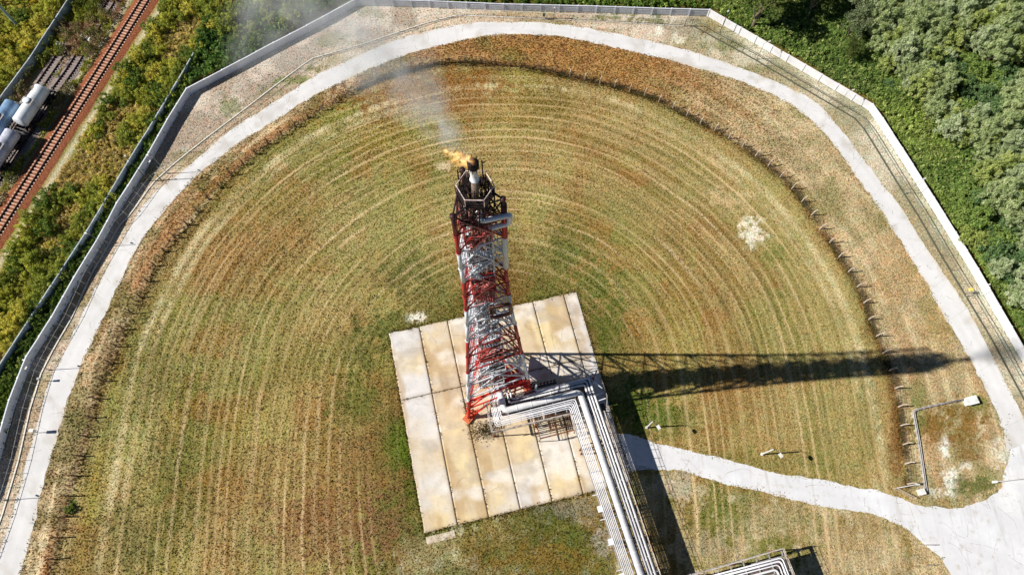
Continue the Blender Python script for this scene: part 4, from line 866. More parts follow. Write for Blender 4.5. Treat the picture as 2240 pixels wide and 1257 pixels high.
def wagon(pxa, pya, pxb, pyb, line, label, mc, dirt, name='tank_wagon', zc=3.15, R=1.5, bed_z=.3, stain=()):
    a, b = G(pxa, pya, zc), G(pxb, pyb, zc)
    def proj(p):
        k = np.argmin(np.hypot(*(line - p).T)); return line[k]
    dd_ = (b - a) / np.hypot(*(b - a)) * .1; a = a - dd_; b = b + dd_; a0, b0 = proj(a), proj(b); d = b0 - a0; d = d / np.hypot(*d); c = (a0 + b0) / 2; Ln = np.hypot(*(b - a)); n = np.array([-d[1], d[0]])
    root = empty(name, (*c, 0), label, 'tank wagon', 'tank wagons on the sidings'); D = np.array([*d, 0.]); N = np.array([*n, 0.]); C = np.array([*c, 0.])
    pr = []
    for t in np.linspace(0, 1, 5): pr.append((-Ln / 2 + .45 * (1 - math.cos(t * math.pi / 2)), R * (.0 + math.sin(t * math.pi / 2))))
    pr += [(-Ln / 2 + .5, R), (Ln / 2 - .5, R)] + [(-z, r) for z, r in pr[::-1]]
    mat = mat_plain('tank_paint', mc, .4, .1, dirt, .7, .42, .75, .5)
    tk = MB().lathe(C + [0, 0, zc], D, pr, 28).build('tank', mat, root, True)
    if stain:
        sm_ = MB()
        for (t0, a0, wl, wa) in stain:
            V_ = []; K_ = 7
            for i in range(K_):
                for j in range(K_):
                    t = t0 + wl * (i / (K_ - 1) - .5) * (1 + .15 * math.sin(j * 2.1)); a_ = a0 + wa * (j / (K_ - 1) - .5) * (1 + .2 * math.sin(i * 1.7)); V_.append(C + [0, 0, zc] + D * t * Ln + (N * math.sin(a_) + np.array([0, 0, math.cos(a_)])) * (R + .012))
            sm_.add(V_, [(i * K_ + j, (i + 1) * K_ + j, (i + 1) * K_ + j + 1, i * K_ + j + 1) for i in range(K_ - 1) for j in range(K_ - 1)])
        sm_.build('spill_stain', M['stain'], root, True)
    s = MB()
    for t in (-Ln / 2 + .55, -Ln / 6, Ln / 6, Ln / 2 - .55): s.lathe(C + [0, 0, zc] + D * (t - .06), D, [(0, R + .03), (.12, R + .03)], 28)
    s.build('strap', mat, root)
    MB().lathe(C + [0, 0, zc + R - .15], (0, 0, 1), [(0, .75), (.45, .75), (.5, .6), (.55, .25)], 16).build('dome', mat, root, True)
    m = MB(); m.box(C + [0, 0, zc + R + .02] + D * .0 + N * .95, (1.6, .7, .05), D).box(C + [0, 0, zc + R + .02] - N * .95, (1.6, .7, .05), D).rail([C + [0, 0, zc + R] + D * .8 + N * 1.3, C + [0, 0, zc + R] - D * .8 + N * 1.3], .8, .03, 1.5)
    m.build('walkway', M['galv'], root)
    m = MB()
    for sg in (-1, 1):
        for e in (-.22, .22): m.tube(C + N * sg * (R + .45) + D * e + [0, 0, .9], C + N * sg * (R + .3) + D * e + [0, 0, zc + .3], .03, 5).tube(C + N * sg * (R + .3) + D * e + [0, 0, zc + .3], C + N * sg * .9 + D * e + [0, 0, zc + R], .03, 5)
        for k in range(8): z = 1.0 + k * .3; m.tube(C + N * sg * (R + .42) - D * .22 + [0, 0, z], C + N * sg * (R + .42) + D * .22 + [0, 0, z], .02, 4)
    m.build('ladder', M['galv'], root)
    fr = MB(); Lf = Ln + 1.2; fr.box(C + [0, 0, 1.25], (Lf, .5, .35), D)
    for sg in (-1, 1): fr.box(C + N * sg * 1.25 + [0, 0, 1.3], (Lf, .14, .2), D); fr.box(C + D * sg * Lf / 2 + [0, 0, 1.3], (.2, 2.9, .32), D)
    for t in (-Ln / 2 + .9, Ln / 2 - .9): fr.box(C + D * t + [0, 0, 1.6], (.5, 2.6, .6), D)
    fr.build('frame', M['black'], root)
    for sg in (-1, 1):
        e = MB(); e.rail([C + D * sg * (Lf / 2) - N * 1.35 + [0, 0, 1.45], C + D * sg * (Lf / 2) + N * 1.35 + [0, 0, 1.45]], .9, .035, 1.3); e.build('end_rail', M['galv'], root)
        MB().tube(C + D * sg * Lf / 2 + [0, 0, 1.15], C + D * sg * (Lf / 2 + .75) + [0, 0, 1.15], .14, 8).box(C + D * sg * (Lf / 2 + .8) + [0, 0, 1.15], (.35, .45, .4), D).build('coupler', M['black'], root)
        bc = C + D * sg * (Ln / 2 - 1.5); bo = MB().box(bc + [0, 0, .95], (.5, 2.3, .35), D)
        for q in (-1, 1): bo.box(bc + N * q * 1.15 + [0, 0, .85], (2.6, .18, .4), D).box(bc + N * q * 1.15 + [0, 0, .6], (1.2, .2, .3), D)
        bg_ = bo.build('bogie', M['black'], root)
        for e in (-1.05, 1.05):
            ws = MB().tube(bc + D * e - N * 1.0 + [0, 0, .98], bc + D * e + N * 1.0 + [0, 0, .98], .08, 8)
            for q in (-1, 1): ws.tube(bc + D * e + N * (q * .875 - .07) + [0, 0, .9], bc + D * e + N * (q * .875 + .07) + [0, 0, .9], .5, 16)
            ws.build('wheelset', M['rust'], root)
wagon(98, 195, 49, 274, W_TR2, 'white tank wagon with a brown stain on its upper end', tuple(srgb(246, 249, 252)), tuple(srgb(205, 212, 218)), stain=((-.33, -.55, .11, .5), (-.27, -.9, .08, .4)))
wagon(33, 287, -16, 366, W_TR2, 'lilac grey dirty tank wagon behind the white one, cut by the frame', tuple(srgb(212, 214, 228)), tuple(srgb(140, 140, 160)))
wagon(28, 222, -21, 301, W_TR3, 'blue tank wagon on the rear siding beside the white one', tuple(srgb(138, 172, 204)), tuple(srgb(84, 112, 150)))

# ------------------------------------------------------------------ flare tower
ZTOP = 72.4
DA = np.array([-4.48, -5.57]); DA /= np.hypot(*DA)
DB = np.array([7.06, -1.10]); DB /= np.hypot(*DB)
DC = np.array([-2.58, 6.66]); DC /= np.hypot(*DC)
def rad(z): return float(np.interp(z, [0, 46, 56, 72.4], [7.15, 3.25, 2.78, 2.68]))
def LG(k, z, off=0.0): d = (DA, DB, DC)[k]; p = CEN + d * (rad(z) + off); return np.array([p[0], p[1], z])
LEV = [0, 6.6, 13, 19.8, 26.4, 33, 39.4, 44.6, 49.6, 53.5, 57.3, 61.1, 64.9, 68.7, 72.4]
TW = empty('flare_tower', (*CEN, 0), 'tall red and white three legged lattice flare tower with a burning tip', 'tower')
SB, SI = M['steel_b'], M['steel_i']
for k in range(3):
    m = MB()
    for z0, z1 in zip(LEV[:-1], LEV[1:]): m.tube(LG(k, z0), LG(k, z1), .27 - .07 * z0 / 72, 10)
    for z in LEV[1:]: p = LG(k, z); m.tube(p - [0, 0, .12], p + [0, 0, .12], .36 - .08 * z / 72, 10)
    m.build('leg', SB, TW, True)
    p = LG(k, 0); d = (DA, DB, DC)[k]
    MB().box((p[0] + d[0] * -.3, p[1] + d[1] * -.3, .35), (2.3, 1.5, .5), (*d, 0)).box((p[0] - d[0] * .3, p[1] - d[1] * .3, .68), (1.5, .9, .12), (*d, 0)).build('footing', M['footing'], TW)
    g = MB()
    for s in (-.9, .9):
        q = p + np.array([-d[1], d[0], 0]) * s - np.array([*d, 0]) * .6; g.tube((q[0], q[1], .5), LG(k, 2.6), .1, 6)
    g.build('foot_brace', SB, TW)
for i, (z0, z1) in enumerate(zip(LEV[:-1], LEV[1:])):
    rb = .135 - .055 * i / 14
    for a, b in ((0, 1), (1, 2), (2, 0)):
        m = MB(); A0, B0, A1, B1 = LG(a, z0), LG(b, z0), LG(a, z1), LG(b, z1); mid = (A1 + B1) / 2
        m.tube(A1, B1, rb, 7); m.tube(A0, mid, rb * .95, 7); m.tube(B0, mid, rb * .95, 7)
        # redundants
        qa, qb = A0 * .5 + mid * .5, B0 * .5 + mid * .5
        m.tube(qa, (A0 + A1) / 2, rb * .5, 5); m.tube(qb, (B0 + B1) / 2, rb * .5, 5)
        if i < 8: m.tube(qa, A1 * .75 + B1 * .25, rb * .5, 5); m.tube(qb, B1 * .75 + A1 * .25, rb * .5, 5)
        if i == 0: m.tube((A0 + A1) / 2, (B0 + B1) / 2, rb * .6, 6) if (a, b) != (0, 1) else None
        if z0 in (0, 6.6):
            for t in (.33, .66): m.tube(A0 * (1 - t) + A1 * t, qa * (1 - t) + A1 * t, .06, 5); m.tube(B0 * (1 - t) + B1 * t, qb * (1 - t) + B1 * t, .06, 5)
        m.build('face_brace', SB, TW)
    # horizontal diaphragm
    m = MB(); mids = [(LG(a, z1) + LG(b, z1)) / 2 for a, b in ((0, 1), (1, 2), (2, 0))]
    for a, b in ((0, 1), (1, 2), (2, 0)): m.tube(mids[a], mids[b], rb * .6, 5)
    m.build('diaphragm', SI, TW)
# inner shaft: corner posts, lacing, risers, ladders, stair flights, landings
cz = np.array([*CEN, 0.])
UX = np.array([*PU, 0.]); VX = np.array([*PV, 0.])
SW = 1.3
sh = MB(); cs = [cz + UX * a * SW + VX * b * SW for a, b in ((-1, -1), (1, -1), (1, 1), (-1, 1))]
def tap(z): return 1.0
for c in cs: sh.tube(c + [0, 0, 7], c + [0, 0, 72], .08, 5)
sh.build('shaft_post', SI, TW)
m = MB(); z = 8.0; zs = []
while z < 71.5:
    for i in range(4):
        a, b = cs[i], cs[(i + 1) % 4]; m.tube(a + [0, 0, z], b + [0, 0, z], .035, 4); m.tube(a + [0, 0, z], b + [0, 0, z + 2.1], .024, 4)
        if i % 2: m.tube(b + [0, 0, z], a + [0, 0, z + 2.1], .035, 4)
    z += 2.1
m.build('shaft_lacing', SI, TW)
MB().tube(cz + [0, 0, 5.5], cz + [.1, 0, 69], .46, 16).tube(cz + [.1, 0, 69], cz + [.3, -.05, 74.9], .4, 16, .3).build('riser_pipe', M['riser'], TW, True)
m = MB()
for z in np.arange(9, 69, 6.2): m.tube(cz + [0, 0, z], cz + [0, 0, z + .25], .58, 16)
m.build('riser_flange', M['rust'], TW)
for (u, v, r, mt) in ((.85, -.5, .17, 'rustpipe'), (.9, .3, .11, 'riser'), (-.5, .85, .16, 'rustpipe'), (1.0, .95, .2, 'riser'), (-1.0, -.95, .14, 'rustpipe'), (-.85, .35, .08, 'silver'), (-.8, -.1, .07, 'silver'), (.25, .95, .14, 'riser')):
    MB().tube(cz + UX * u + VX * v + [0, 0, 6.5], cz + UX * u + VX * v + [0, 0, 71.5], r, 8).build('service_pipe', M[mt], TW, True)
# zigzag stair flights outside the shaft with landings and railings
def landing(z, u0, u1, v0, v1, rail=True):
    c = cz + UX * (u0 + u1) / 2 + VX * (v0 + v1) / 2 + [0, 0, z]
    d = MB().box(c, (u1 - u0, v1 - v0, .05), UX, VX); 
    for t in np.linspace(0, 1, 5): q = cz + UX * (u0 + (u1 - u0) * t) + [0, 0, z - .06]; d.beam(q + VX * v0, q + VX * v1, .06, .1)
    o = d.build('landing', M['grate'], TW)
    if rail:
        cr = [cz + UX * a + VX * b + [0, 0, z] for a, b in ((u0, v0), (u0, v1), (u1, v1), (u1, v0))]
        MB().rail(cr, 1.15, .035, 1.0, (.33, .66, 1.0)).build('railing', SB, TW)
k = 0; z = 9.0
while z < 70:
    s = 1 if k % 2 == 0 else -1; z2 = z + 3.1; wmax = min(rad(z) * .55, 2.4)
    side = 1.45
    a = cz + UX * (-wmax * .8 * s) + VX * side + [0, 0, z]; b = cz + UX * (wmax * .8 * s) + VX * side + [0, 0, z2]
    f = MB()
    for o in (-.35, .35):
        f.beam(a + VX * o, b + VX * o, .06, .16); f.tube(a + VX * o + [0, 0, 1], b + VX * o + [0, 0, 1], .03, 4)
        for t in np.linspace(0, 1, 5): q = a + (b - a) * t + VX * o; f.tube(q, q + [0, 0, 1], .022, 4)
    for t in np.linspace(.05, .95, 10): f.box(a + (b - a) * t, (.24, .66, .03), UX, VX)
    f.build('stair_flight', SI, TW); z = z2; k += 1
for z in np.arange(12, 70, 4.6): w2 = min(1.5, rad(z) * .5); landing(z, -w2, w2, -w2, -.55 * w2, z < 40)
for z, u0, u1, v0, v1 in ((13, -2.6, 1.6, .6, 2.6), (20, -2.0, 2.0, .9, 2.4), (27, -1.8, 1.8, .9, 2.3), (34.5, -1.5, 1.5, .9, 2.0), (42, -1.3, 1.4, .8, 1.9), (48, -1.2, 1.2, .8, 1.7), (53.2, -1.0, 1.3, .9, 1.75), (56.6, -1.3, 1.2, .9, 1.75), (61.5, -1.2, .7, .8, 1.6), (66.2, -1.4, .4, .7, 1.6), (69.8, -1.5, 0.2, .4, 1.6)):
    landing(z, u0, u1, v0, v1)
# cable trays and caged ladder along the left face
m = MB()
for z in np.arange(8, 70, .45):
    p = LG(0, z, -.6) * .55 + LG(2, z, -.6) * .45; m.tube(p - VX * .25, p + VX * .25, .02, 4)
for o in (-.25, .25):
    zz = [8, 46, 56, 70]
    for z0, z1 in zip(zz[:-1], zz[1:]): m.tube(LG(0, z0, -.6) * .55 + LG(2, z0, -.6) * .45 + VX * o, LG(0, z1, -.6) * .55 + LG(2, z1, -.6) * .45 + VX * o, .04, 5)
m.build('ladder', SB, TW)
for z in (8.2, 10.9):
    A_, B_, C_ = LG(0, z), LG(1, z), LG(2, z); q0 = A_ * .35 + C_ * .65; q1 = A_ * .3 + B_ * .7; V_ = [C_ * .98 + A_ * .02, B_, q1, q0]
    MB().add(V_ + [q - [0, 0, .06] for q in V_], [(0, 1, 2, 3), (7, 6, 5, 4), (0, 4, 5, 1), (1, 5, 6, 2), (2, 6, 7, 3), (3, 7, 4, 0)]).build('lower_deck', SB, TW) if z < 9 else MB().beam(C_, B_, .3, .3).beam(A_, B_, .3, .3).beam(q0, q1, .2, .2).build('lower_girder', SB, TW)
for z0, z1 in zip(LEV[1:-1], LEV[2:]):      # inner ties between legs and shaft
    m = MB()
    for k in range(3):
        p0, p1 = LG(k, z0), LG(k, z1); cc_ = sorted(cs, key=lambda q: np.hypot(*(q - p0)[:2]))[:2]
        for q in cc_: m.tube(p0, q + [0, 0, z0], .035, 4); m.tube(p0, q + [0, 0, (z0 + z1) / 2], .028, 4); m.tube(p1, q + [0, 0, (z0 + z1) / 2], .028, 4)
        a_, b_ = LG(k, (z0 + z1) / 2), LG((k + 1) % 3, (z0 + z1) / 2); m.tube(a_, b_, .045, 4)
    m.build('inner_tie', SI, TW)
# expansion loops
def gpt(px, py, z): q = G(px, py, z); return np.array([q[0], q[1], z])
def loop(zt, zb, pts, r, mat):
    MB().path(pts, r, 12, r * 1.6).build('expansion_loop', M[mat], TW, True)
loop(0, 0, [cz + [.3, 0, 70.9], gpt(1050, 484, 70), gpt(1116, 470, 70.2), gpt(1114, 488, 68.0), gpt(1068, 500, 68.0), cz + [0.6, .1, 67.8]], .27, 'alu')
loop(0, 0, [cz + [.3, 0, 49.5], gpt(1070, 674, 48.6), gpt(1116, 664, 48.6), gpt(1118, 684, 46.4), gpt(1076, 696, 46.4), cz + [.6, .1, 46]], .24, 'rustpipe')
loop(0, 0, [cz + [.3, 0, 25.5], gpt(1082, 775, 24.6), gpt(1128, 764, 24.6), gpt(1128, 774, 22.6), gpt(1084, 786, 22.6), cz + [.4, .1, 22]], .2, 'riser')
# big vertical duct along the right leg near the top
MB().tube(LG(1, 57, .05), LG(1, 71.5, .05), .3, 10).build('leg_sleeve', SB, TW, True)
# soot-black head: frame, hexagonal gallery, burner
hexc = cz + UX * .3 + [0, 0, 0]
def hexpts(R, z, ph=0.25): return [hexc + UX * (R * math.cos(ph + i * math.pi / 3)) + VX * (R * math.sin(ph + i * math.pi / 3)) + [0, 0, z] for i in range(7)]
m = MB(); ha, hb = hexpts(1.62, 72.6), hexpts(1.5, 69.2)
for a, b in zip(ha[:-1], ha[1:]): m.beam(a, b, .14, .3)
for a, b in zip(hb[:-1], hb[1:]): m.beam(a, b, .12, .25)
for i in range(6): m.tube(hb[i], ha[i], .08, 6); m.tube(hb[i], ha[(i + 1) % 6], .05, 5); m.tube(ha[i], hexc + [0, 0, 72.6], .06, 5)
for k in range(3): m.tube(LG(k, 72.4), min(ha[:6], key=lambda q: np.linalg.norm(q - LG(k, 72.4))), .1, 6); m.tube(LG(k, 72.4), min(hb[:6], key=lambda q: np.linalg.norm(q - LG(k, 72.4))), .08, 6)
m.build('head_frame', M['char'], TW)
V = [hexc + [0, 0, 73.55]] + hexpts(1.9, 73.55)[:6]; inner = hexpts(.9, 72.75)[:6]; outer = hexpts(1.58, 72.75)[:6]
dk = MB(); 
dk.add(outer + inner + [q - [0, 0, .06] for q in outer] + [q - [0, 0, .06] for q in inner], [(i, (i + 1) % 6, 6 + (i + 1) % 6, 6 + i) for i in range(5)] + [(12 + i, 18 + i, 18 + (i + 1) % 6, 12 + (i + 1) % 6) for i in range(5)] + [(i, 12 + i, 12 + (i + 1) % 6, (i + 1) % 6) for i in range(5)])
dk.build('gallery_deck', M['char'], TW)
MB().rail(hexpts(1.64, 72.75), 1.15, .05, 1.2, (1.0,)).build('gallery_railing', M['railpink'], TW)
MB().rail(hexpts(1.62, 72.7), .75, .03, 1.2, (.25, .5, .8)).build('gallery_midrail', M['char'], TW)
m = MB()
for i in range(14):
    a = rng.uniform(0, 2 * math.pi); r = rng.uniform(.5, 1.2); q = hexc + [r * math.cos(a), r * math.sin(a), 0]
    m.tube(q + [0, 0, 69], q + [rng.normal(scale=.15), rng.normal(scale=.15), rng.uniform(73, 74.6)], rng.uniform(.03, .09), 5)
for i in range(6): a = i * 1.05; q = hexc + [.9 * math.cos(a), .9 * math.sin(a), 73.9]; m.tube(q, hexc + [.9 * math.cos(a + 1.05), .9 * math.sin(a + 1.05), 73.9], .05, 5)
for (du, dv, h) in ((-1.25, -.9, 75.4), (.9, -1.1, 75.8), (.8, .5, 74.8)): q = hexc + UX * du + VX * dv; m.tube(q + [0, 0, 72.6], q + [0, 0, h], .06, 5); m.tube(q + [0, 0, h - .5], q + [.3, .1, h - .3], .05, 5)
m.build('pilot_pipes', M['char'], TW)
tipb = cz + [.3, -.05, 74.9]
MB().lathe(tipb, (0, 0, 1), [(0, .34), (.25, .42), (.3, .33), (1.9, .31), (2.0, .36)], 18).build('burner_stack', M['alu'], TW, True)
MB().lathe(tipb + [0, 0, 2.0], (0, 0, 1), [(0, .34), (.1, .46), (.75, .5), (.95, .4)], 14).build('burner_ring', M['char'], TW, True)
m = MB()
for i in range(7): a = i * .9; q = tipb + [.45 * math.cos(a), .45 * math.sin(a), 1.7]; m.tube(q, q + [0, 0, 1.5], .04, 5)
m.build('pilot_burner', M['char'], TW)

# ------------------------------------------------------------------ flame and smoke
def vol_mat(name, kind, r0=.45, kr=.095, kd=1.0):
    s = NT(name); s.t.nodes.remove(s.p); tc = s.obj(); sep = s.n('SeparateXYZ'); s.l(tc, sep.inputs[0]); x, y, z = sep.outputs
    # object space: x along the plume 0..1 (0 = nozzle), y and z across, normalised to the local radius
    cx = s.math('MULTIPLY', x, 1.0)
    wob = s.n('TexNoise'); wob.inputs['Scale'].default_value = .25 if kind == 'smoke' else 1.2; s.l(tc, wob.inputs['Vector'])
    if kind == 'smoke':
        r = s.math('ADD', s.math('MULTIPLY', x, kr), r0); dy = s.math('SUBTRACT', y, s.math('MULTIPLY', s.math('MULTIPLY', x, x), .0035)); 
    else:
        r = s.math('SUBTRACT', .78, s.math('MULTIPLY', s.math('ABSOLUTE', s.math('SUBTRACT', x, 1.3)), .30)); dy = y
    dd = s.math('SQRT', s.math('ADD', s.math('MULTIPLY', dy, dy), s.math('MULTIPLY', z, z)))
    q = s.math('SUBTRACT', 1.0, s.math('DIVIDE', dd, r), True); 
    n1 = s.n('TexNoise'); n1.inputs['Scale'].default_value = .42 if kind == 'smoke' else 2.2; n1.inputs['Detail'].default_value = 4; n1.inputs['Distortion'].default_value = 1.2; s.l(tc, n1.inputs['Vector'])
    nn = s.ramp(n1.outputs['Fac'], [(.42, g3(0)), (.62, g3(1))] if kind == 'smoke' else [(.47, g3(0)), (.6, g3(1))]); d = s.math('MULTIPLY', q, nn)
    v = s.n('VolumePrincipled')
    if kind == 'smoke':
        fade = s.math('DIVIDE', SM_K * kd, s.math('ADD', x, 15.0)); v.inputs['Color'].default_value = (.93, .96, 1, 1); s.l(s.math('MULTIPLY', d, fade), v.inputs['Density']); v.inputs['Anisotropy'].default_value = 0
    else:
        v.inputs['Density'].default_value = 0.0; c = s.ramp(q, [(0, (1, .24, .03)), (.35, (1, .42, .10)), (.8, (1, .66, .28))]); s.l(c, v.inputs['Emission Color'])
        s.l(s.math('MULTIPLY', s.math('POWER', d, 1.0), FL_K), v.inputs['Emission Strength'])
    s.l(v.outputs[0], s.out.inputs['Volume']); return s.m
SM_K = 7.5; FL_K = 2.0
def plume(name, start, end, r0, r1, kind, label, cat, kd=1.0):
    a = np.array(start, float); b = np.array(end, float); d = b - a; ln = np.linalg.norm(d)
    q = Vector(d).to_track_quat('X', 'Z'); n = 14; m = 12; V = []; 
    for i in range(n):
        x = ln * i / (n - 1); r = (r0 + (r1 - r0) * i / (n - 1)) * 1.02; yc = .0035 * x * x if kind == 'smoke' else 0
        for j in range(m): t = 2 * math.pi * j / m; V.append((x, yc + r * math.cos(t), r * math.sin(t)))
    F = [(i * m + j, i * m + (j + 1) % m, (i + 1) * m + (j + 1) % m, (i + 1) * m + j) for i in range(n - 1) for j in range(m)] + [tuple(range(m))[::-1], tuple(range((n - 1) * m, n * m))]
    o = meshobj(name, V, F, vol_mat(name, kind, r0 * .93, (r1 - r0) / ln * .97, kd)); o.location = a; o.rotation_euler = q.to_euler(); tag(o, label, cat); return o
tip = tipb + [0, 0, 2.8]
e = G(770, 8, 93); pl = plume('smoke_plume', tip + [-.3, .1, 0], (e[0], e[1], 93), .5, 5.0, 'smoke', 'thin blue grey smoke drifting away from the burning tower tip', 'smoke')
h0 = gpt(800, 62, 92); h1 = gpt(520, 14, 96); plume('smoke_haze', h0, h1, 2.2, 5.5, 'smoke', 'faint bluish smoke hanging over the dark shrubs behind the upper left wall', 'smoke', .45)
f1 = gpt(972, 328, 78.4); plume('flame', tipb + [-.3, .3, 1.8], f1, .75, .6, 'flame', 'orange flame blown sideways from the tower tip', 'flame')
f2 = gpt(1019, 346, 78.4); plume('flame', tip + [.0, 0, -.6], f2, .7, .4, 'flame', 'small yellow flame right above the burner ring', 'flame')

# ------------------------------------------------------------------ pipe rack from the tower to the lower edge
PR = empty('pipe_rack', L(31, 30), 'elevated rack of silver pipes turning from the tower towards the lower edge', 'pipe rack')
ZR = 6.5
def slant(v): return .056 * (v - 21)
def lpt(u, v, z): return np.array(L(u, v, z))
def pipe(u0, v1, u2, r, mat, name, vend=62, vstart=17.2, z=None, down=True, vfoot=None):
    z = (ZR + r) if z is None else z; pts = []
    if down: pts.append(lpt(u0, vstart, z + 3))
    pts += [lpt(u0, vstart, z), lpt(u0, v1, z)] if down else [lpt(u0, v1, z)]
    pts += [lpt(u2 - .0, v1 - .2, z), lpt(u2 + slant(vend), vend, z)]
    m = MB().path(pts, r, 14 if r > .2 else 8, max(.5, r * 1.5))
    if r > .15:
        for v in np.arange(v1 + 2.2, vend, 1.9 if r > .4 else 3.1): a = lpt(u2 + slant(v), v, z); m.lathe(a, lpt(u2 + slant(v + 1), v + 1, z) - a, [(0, r), (.01, r + .035), (.12, r + .035), (.13, r)], 14)
        for u in np.arange(u0 + 2.2, u2 - 1, 2.6): m.lathe(lpt(u, v1 - .2 * (u - u0) / (u2 - u0), z), (*PU, 0), [(0, r), (.01, r + .035), (.12, r + .035), (.13, r)], 14)
    m.build(name, M[mat], PR, True)
pipe(17.9, 21.0, 31.5, .56, 'silver', 'flare_header')
pipe(19.1, 19.85, 32.7, .2, 'silver', 'pipe'); pipe(19.7, 19.3, 33.2, .17, 'silver', 'pipe'); pipe(24.2, 18.9, 33.75, .2, 'silver', 'pipe', vstart=18.4)
for i in range(6): pipe(17.25 - i * .27, 21.9 + i * .3 - .15 * (i > 2), 30.45 - i * .27, .075 if i % 2 else .09, 'alu', 'pipe')
m = MB()
for v in np.arange(23, 62, 1.9):     # saddles
    u = 31 + slant(v); m.beam(lpt(u - 2.0, v, ZR - .08), lpt(u + 3.2, v, ZR - .08), .14, .16)
for u in np.arange(18.5, 31, 2.0): m.beam(lpt(u, 18.5, ZR - .08), lpt(u, 23.6, ZR - .08), .14, .16)
m.build('cross_beam', M['galv'], PR)
m = MB()
def edge(u0, v0, u1, v1, w_=.18, h_=.3, z=ZR - .3): m.beam(lpt(u0, v0, z), lpt(u1, v1, z), w_, h_)
edge(29.0 + slant(22), 22, 29.0 + slant(62), 62); edge(32.3 + slant(22), 22, 32.3 + slant(62), 62); edge(34.2 + slant(22), 22, 34.2 + slant(62), 62)
edge(15.2, 23.9, 29.2, 23.9); edge(15.2, 18.9, 15.2, 23.9); edge(17, 18.4, 33, 18.4); edge(15.2, 18.9, 24, 18.9)
m.build('girder', M['galv'], PR)
m = MB()   # lattice chord below
for v in np.arange(24, 60, 3.0):
    for uu in (29.0, 34.2): m.tube(lpt(uu + slant(v), v, ZR - .4), lpt(uu + slant(v + 1.5), v + 1.5, ZR - 1.7), .05, 5); m.tube(lpt(uu + slant(v + 1.5), v + 1.5, ZR - 1.7), lpt(uu + slant(v + 3), v + 3, ZR - .4), .05, 5)
for uu in (29.0, 34.2): m.tube(lpt(uu + slant(24), 24, ZR - 1.7), lpt(uu + slant(61), 61, ZR - 1.7), .07, 5)
for u in np.arange(15.2, 29, 2.8):
    m.tube(lpt(u, 23.9, ZR - .4), lpt(u + 1.4, 23.9, ZR - 1.7), .05, 5); m.tube(lpt(u + 1.4, 23.9, ZR - 1.7), lpt(u + 2.8, 23.9, ZR - .4), .05, 5)
m.tube(lpt(15.2, 23.9, ZR - 1.7), lpt(29, 23.9, ZR - 1.7), .06, 5)
m.build('lattice', M['galv'], PR)
# decking below the pipes in strips (two light slits in the shadow)
m = MB()
for a, b in ((30.9, 32.2), (32.6, 33.7)):
    p = [lpt(a + slant(22), 22, ZR - .2), lpt(b + slant(22), 22, ZR - .2), lpt(b + slant(62), 62, ZR - .2), lpt(a + slant(62), 62, ZR - .2)]
    if a > 33: c_ = None
    m.add(p + [q - [0, 0, .05] for q in p], [(3, 2, 1, 0), (4, 5, 6, 7), (0, 1, 5, 4), (1, 2, 6, 5), (2, 3, 7, 6), (3, 0, 4, 7)])
p = [lpt(18, 18.6, ZR - .2), lpt(34.2, 18.6, ZR - .2), lpt(34.2, 21.9, ZR - .2), lpt(18, 21.9, ZR - .2)]
m.add(p + [q - [0, 0, .05] for q in p], [(3, 2, 1, 0), (4, 5, 6, 7), (0, 1, 5, 4), (1, 2, 6, 5), (2, 3, 7, 6), (3, 0, 4, 7)])
m.build('deck', M['grate'], PR)
m = MB(); vs = np.arange(25, 62, 3.1)
m.rail([lpt(34.45 + slant(v), v, ZR - .1) for v in np.r_[vs]], 1.15, .04, 1.55, (.55, 1.0)); m.build('railing', M['rustrail'], PR) if 'rustrail' in M else None
M['rustrail'] = mat_plain('rail_rusty_white', tuple(srgb(215, 205, 190)), .6, 0, tuple(srgb(150, 80, 50)), 1.2, .5, .62)
m.build('railing', M['rustrail'], PR)
m = MB(); m.rail([lpt(15.0, 19.2, ZR - .1), lpt(15.0, 24.1, ZR - .1), lpt(28.9, 24.1, ZR - .1), lpt(28.9, 27.6, ZR - .1)], 1.1, .035, 1.6, (.5, 1.0)); m.build('railing', M['rustrail'], PR)
m = MB(); m.rail([lpt(23.9, 17.4, ZR - .1), lpt(35.7, 17.4, ZR - .1), lpt(35.9, 22.6, ZR - .1), lpt(35.2, 25, ZR - .1)], 1.1, .035, 1.4, (.5, 1.0)); m.build('railing', M['galv'], PR)
for v in np.arange(38, 60, 4):
    MB().box(lpt(29.0 + slant(v) - .5, v, ZR + .05), (1.0, .12, .14), UX, VX).build('bracket', M['alu'], PR); MB().box(lpt(34.0 + slant(v) - .1, v + 1.5, ZR + .05), (1.0, .1, .1), UX, VX).build('bracket', M['alu'], PR)
for v in (40.3, 45.6, 51.0): MB().box(lpt(28.9 + slant(v) - .25, v, ZR - .1), (.9, 1.0, .3), UX, VX).build('junction_plate', M['alu'], PR)
m = MB()
for v in np.arange(24, 60, 2.4):    # short diagonal ties in the slit beside the header
    u = 32.3 + slant(v); m.tube(lpt(u - .3, v, ZR), lpt(u + .3, v + .8, ZR), .04, 4); m.tube(lpt(u + .3, v + .8, ZR), lpt(u - .3, v + 1.6, ZR), .04, 4)
m.build('slit_tie', M['wire'], PR)
for v in (30, 41.0, 46.3, 51.8, 57.5):      # trestles
    m = MB()
    for dv in (-.35, .35):
        for uu in (29.2, 34.0): m.beam(lpt(uu + slant(v), v + dv, 0), lpt(uu + slant(v), v + dv, ZR - .3), .2, .2)
        m.beam(lpt(29.2 + slant(v), v + dv, ZR - .45), lpt(34.0 + slant(v), v + dv, ZR - .45), .2, .3); m.tube(lpt(29.2 + slant(v), v + dv, .2), lpt(34.0 + slant(v), v + dv, ZR - .6), .07, 5)
    m.build('trestle', M['rust'], PR)
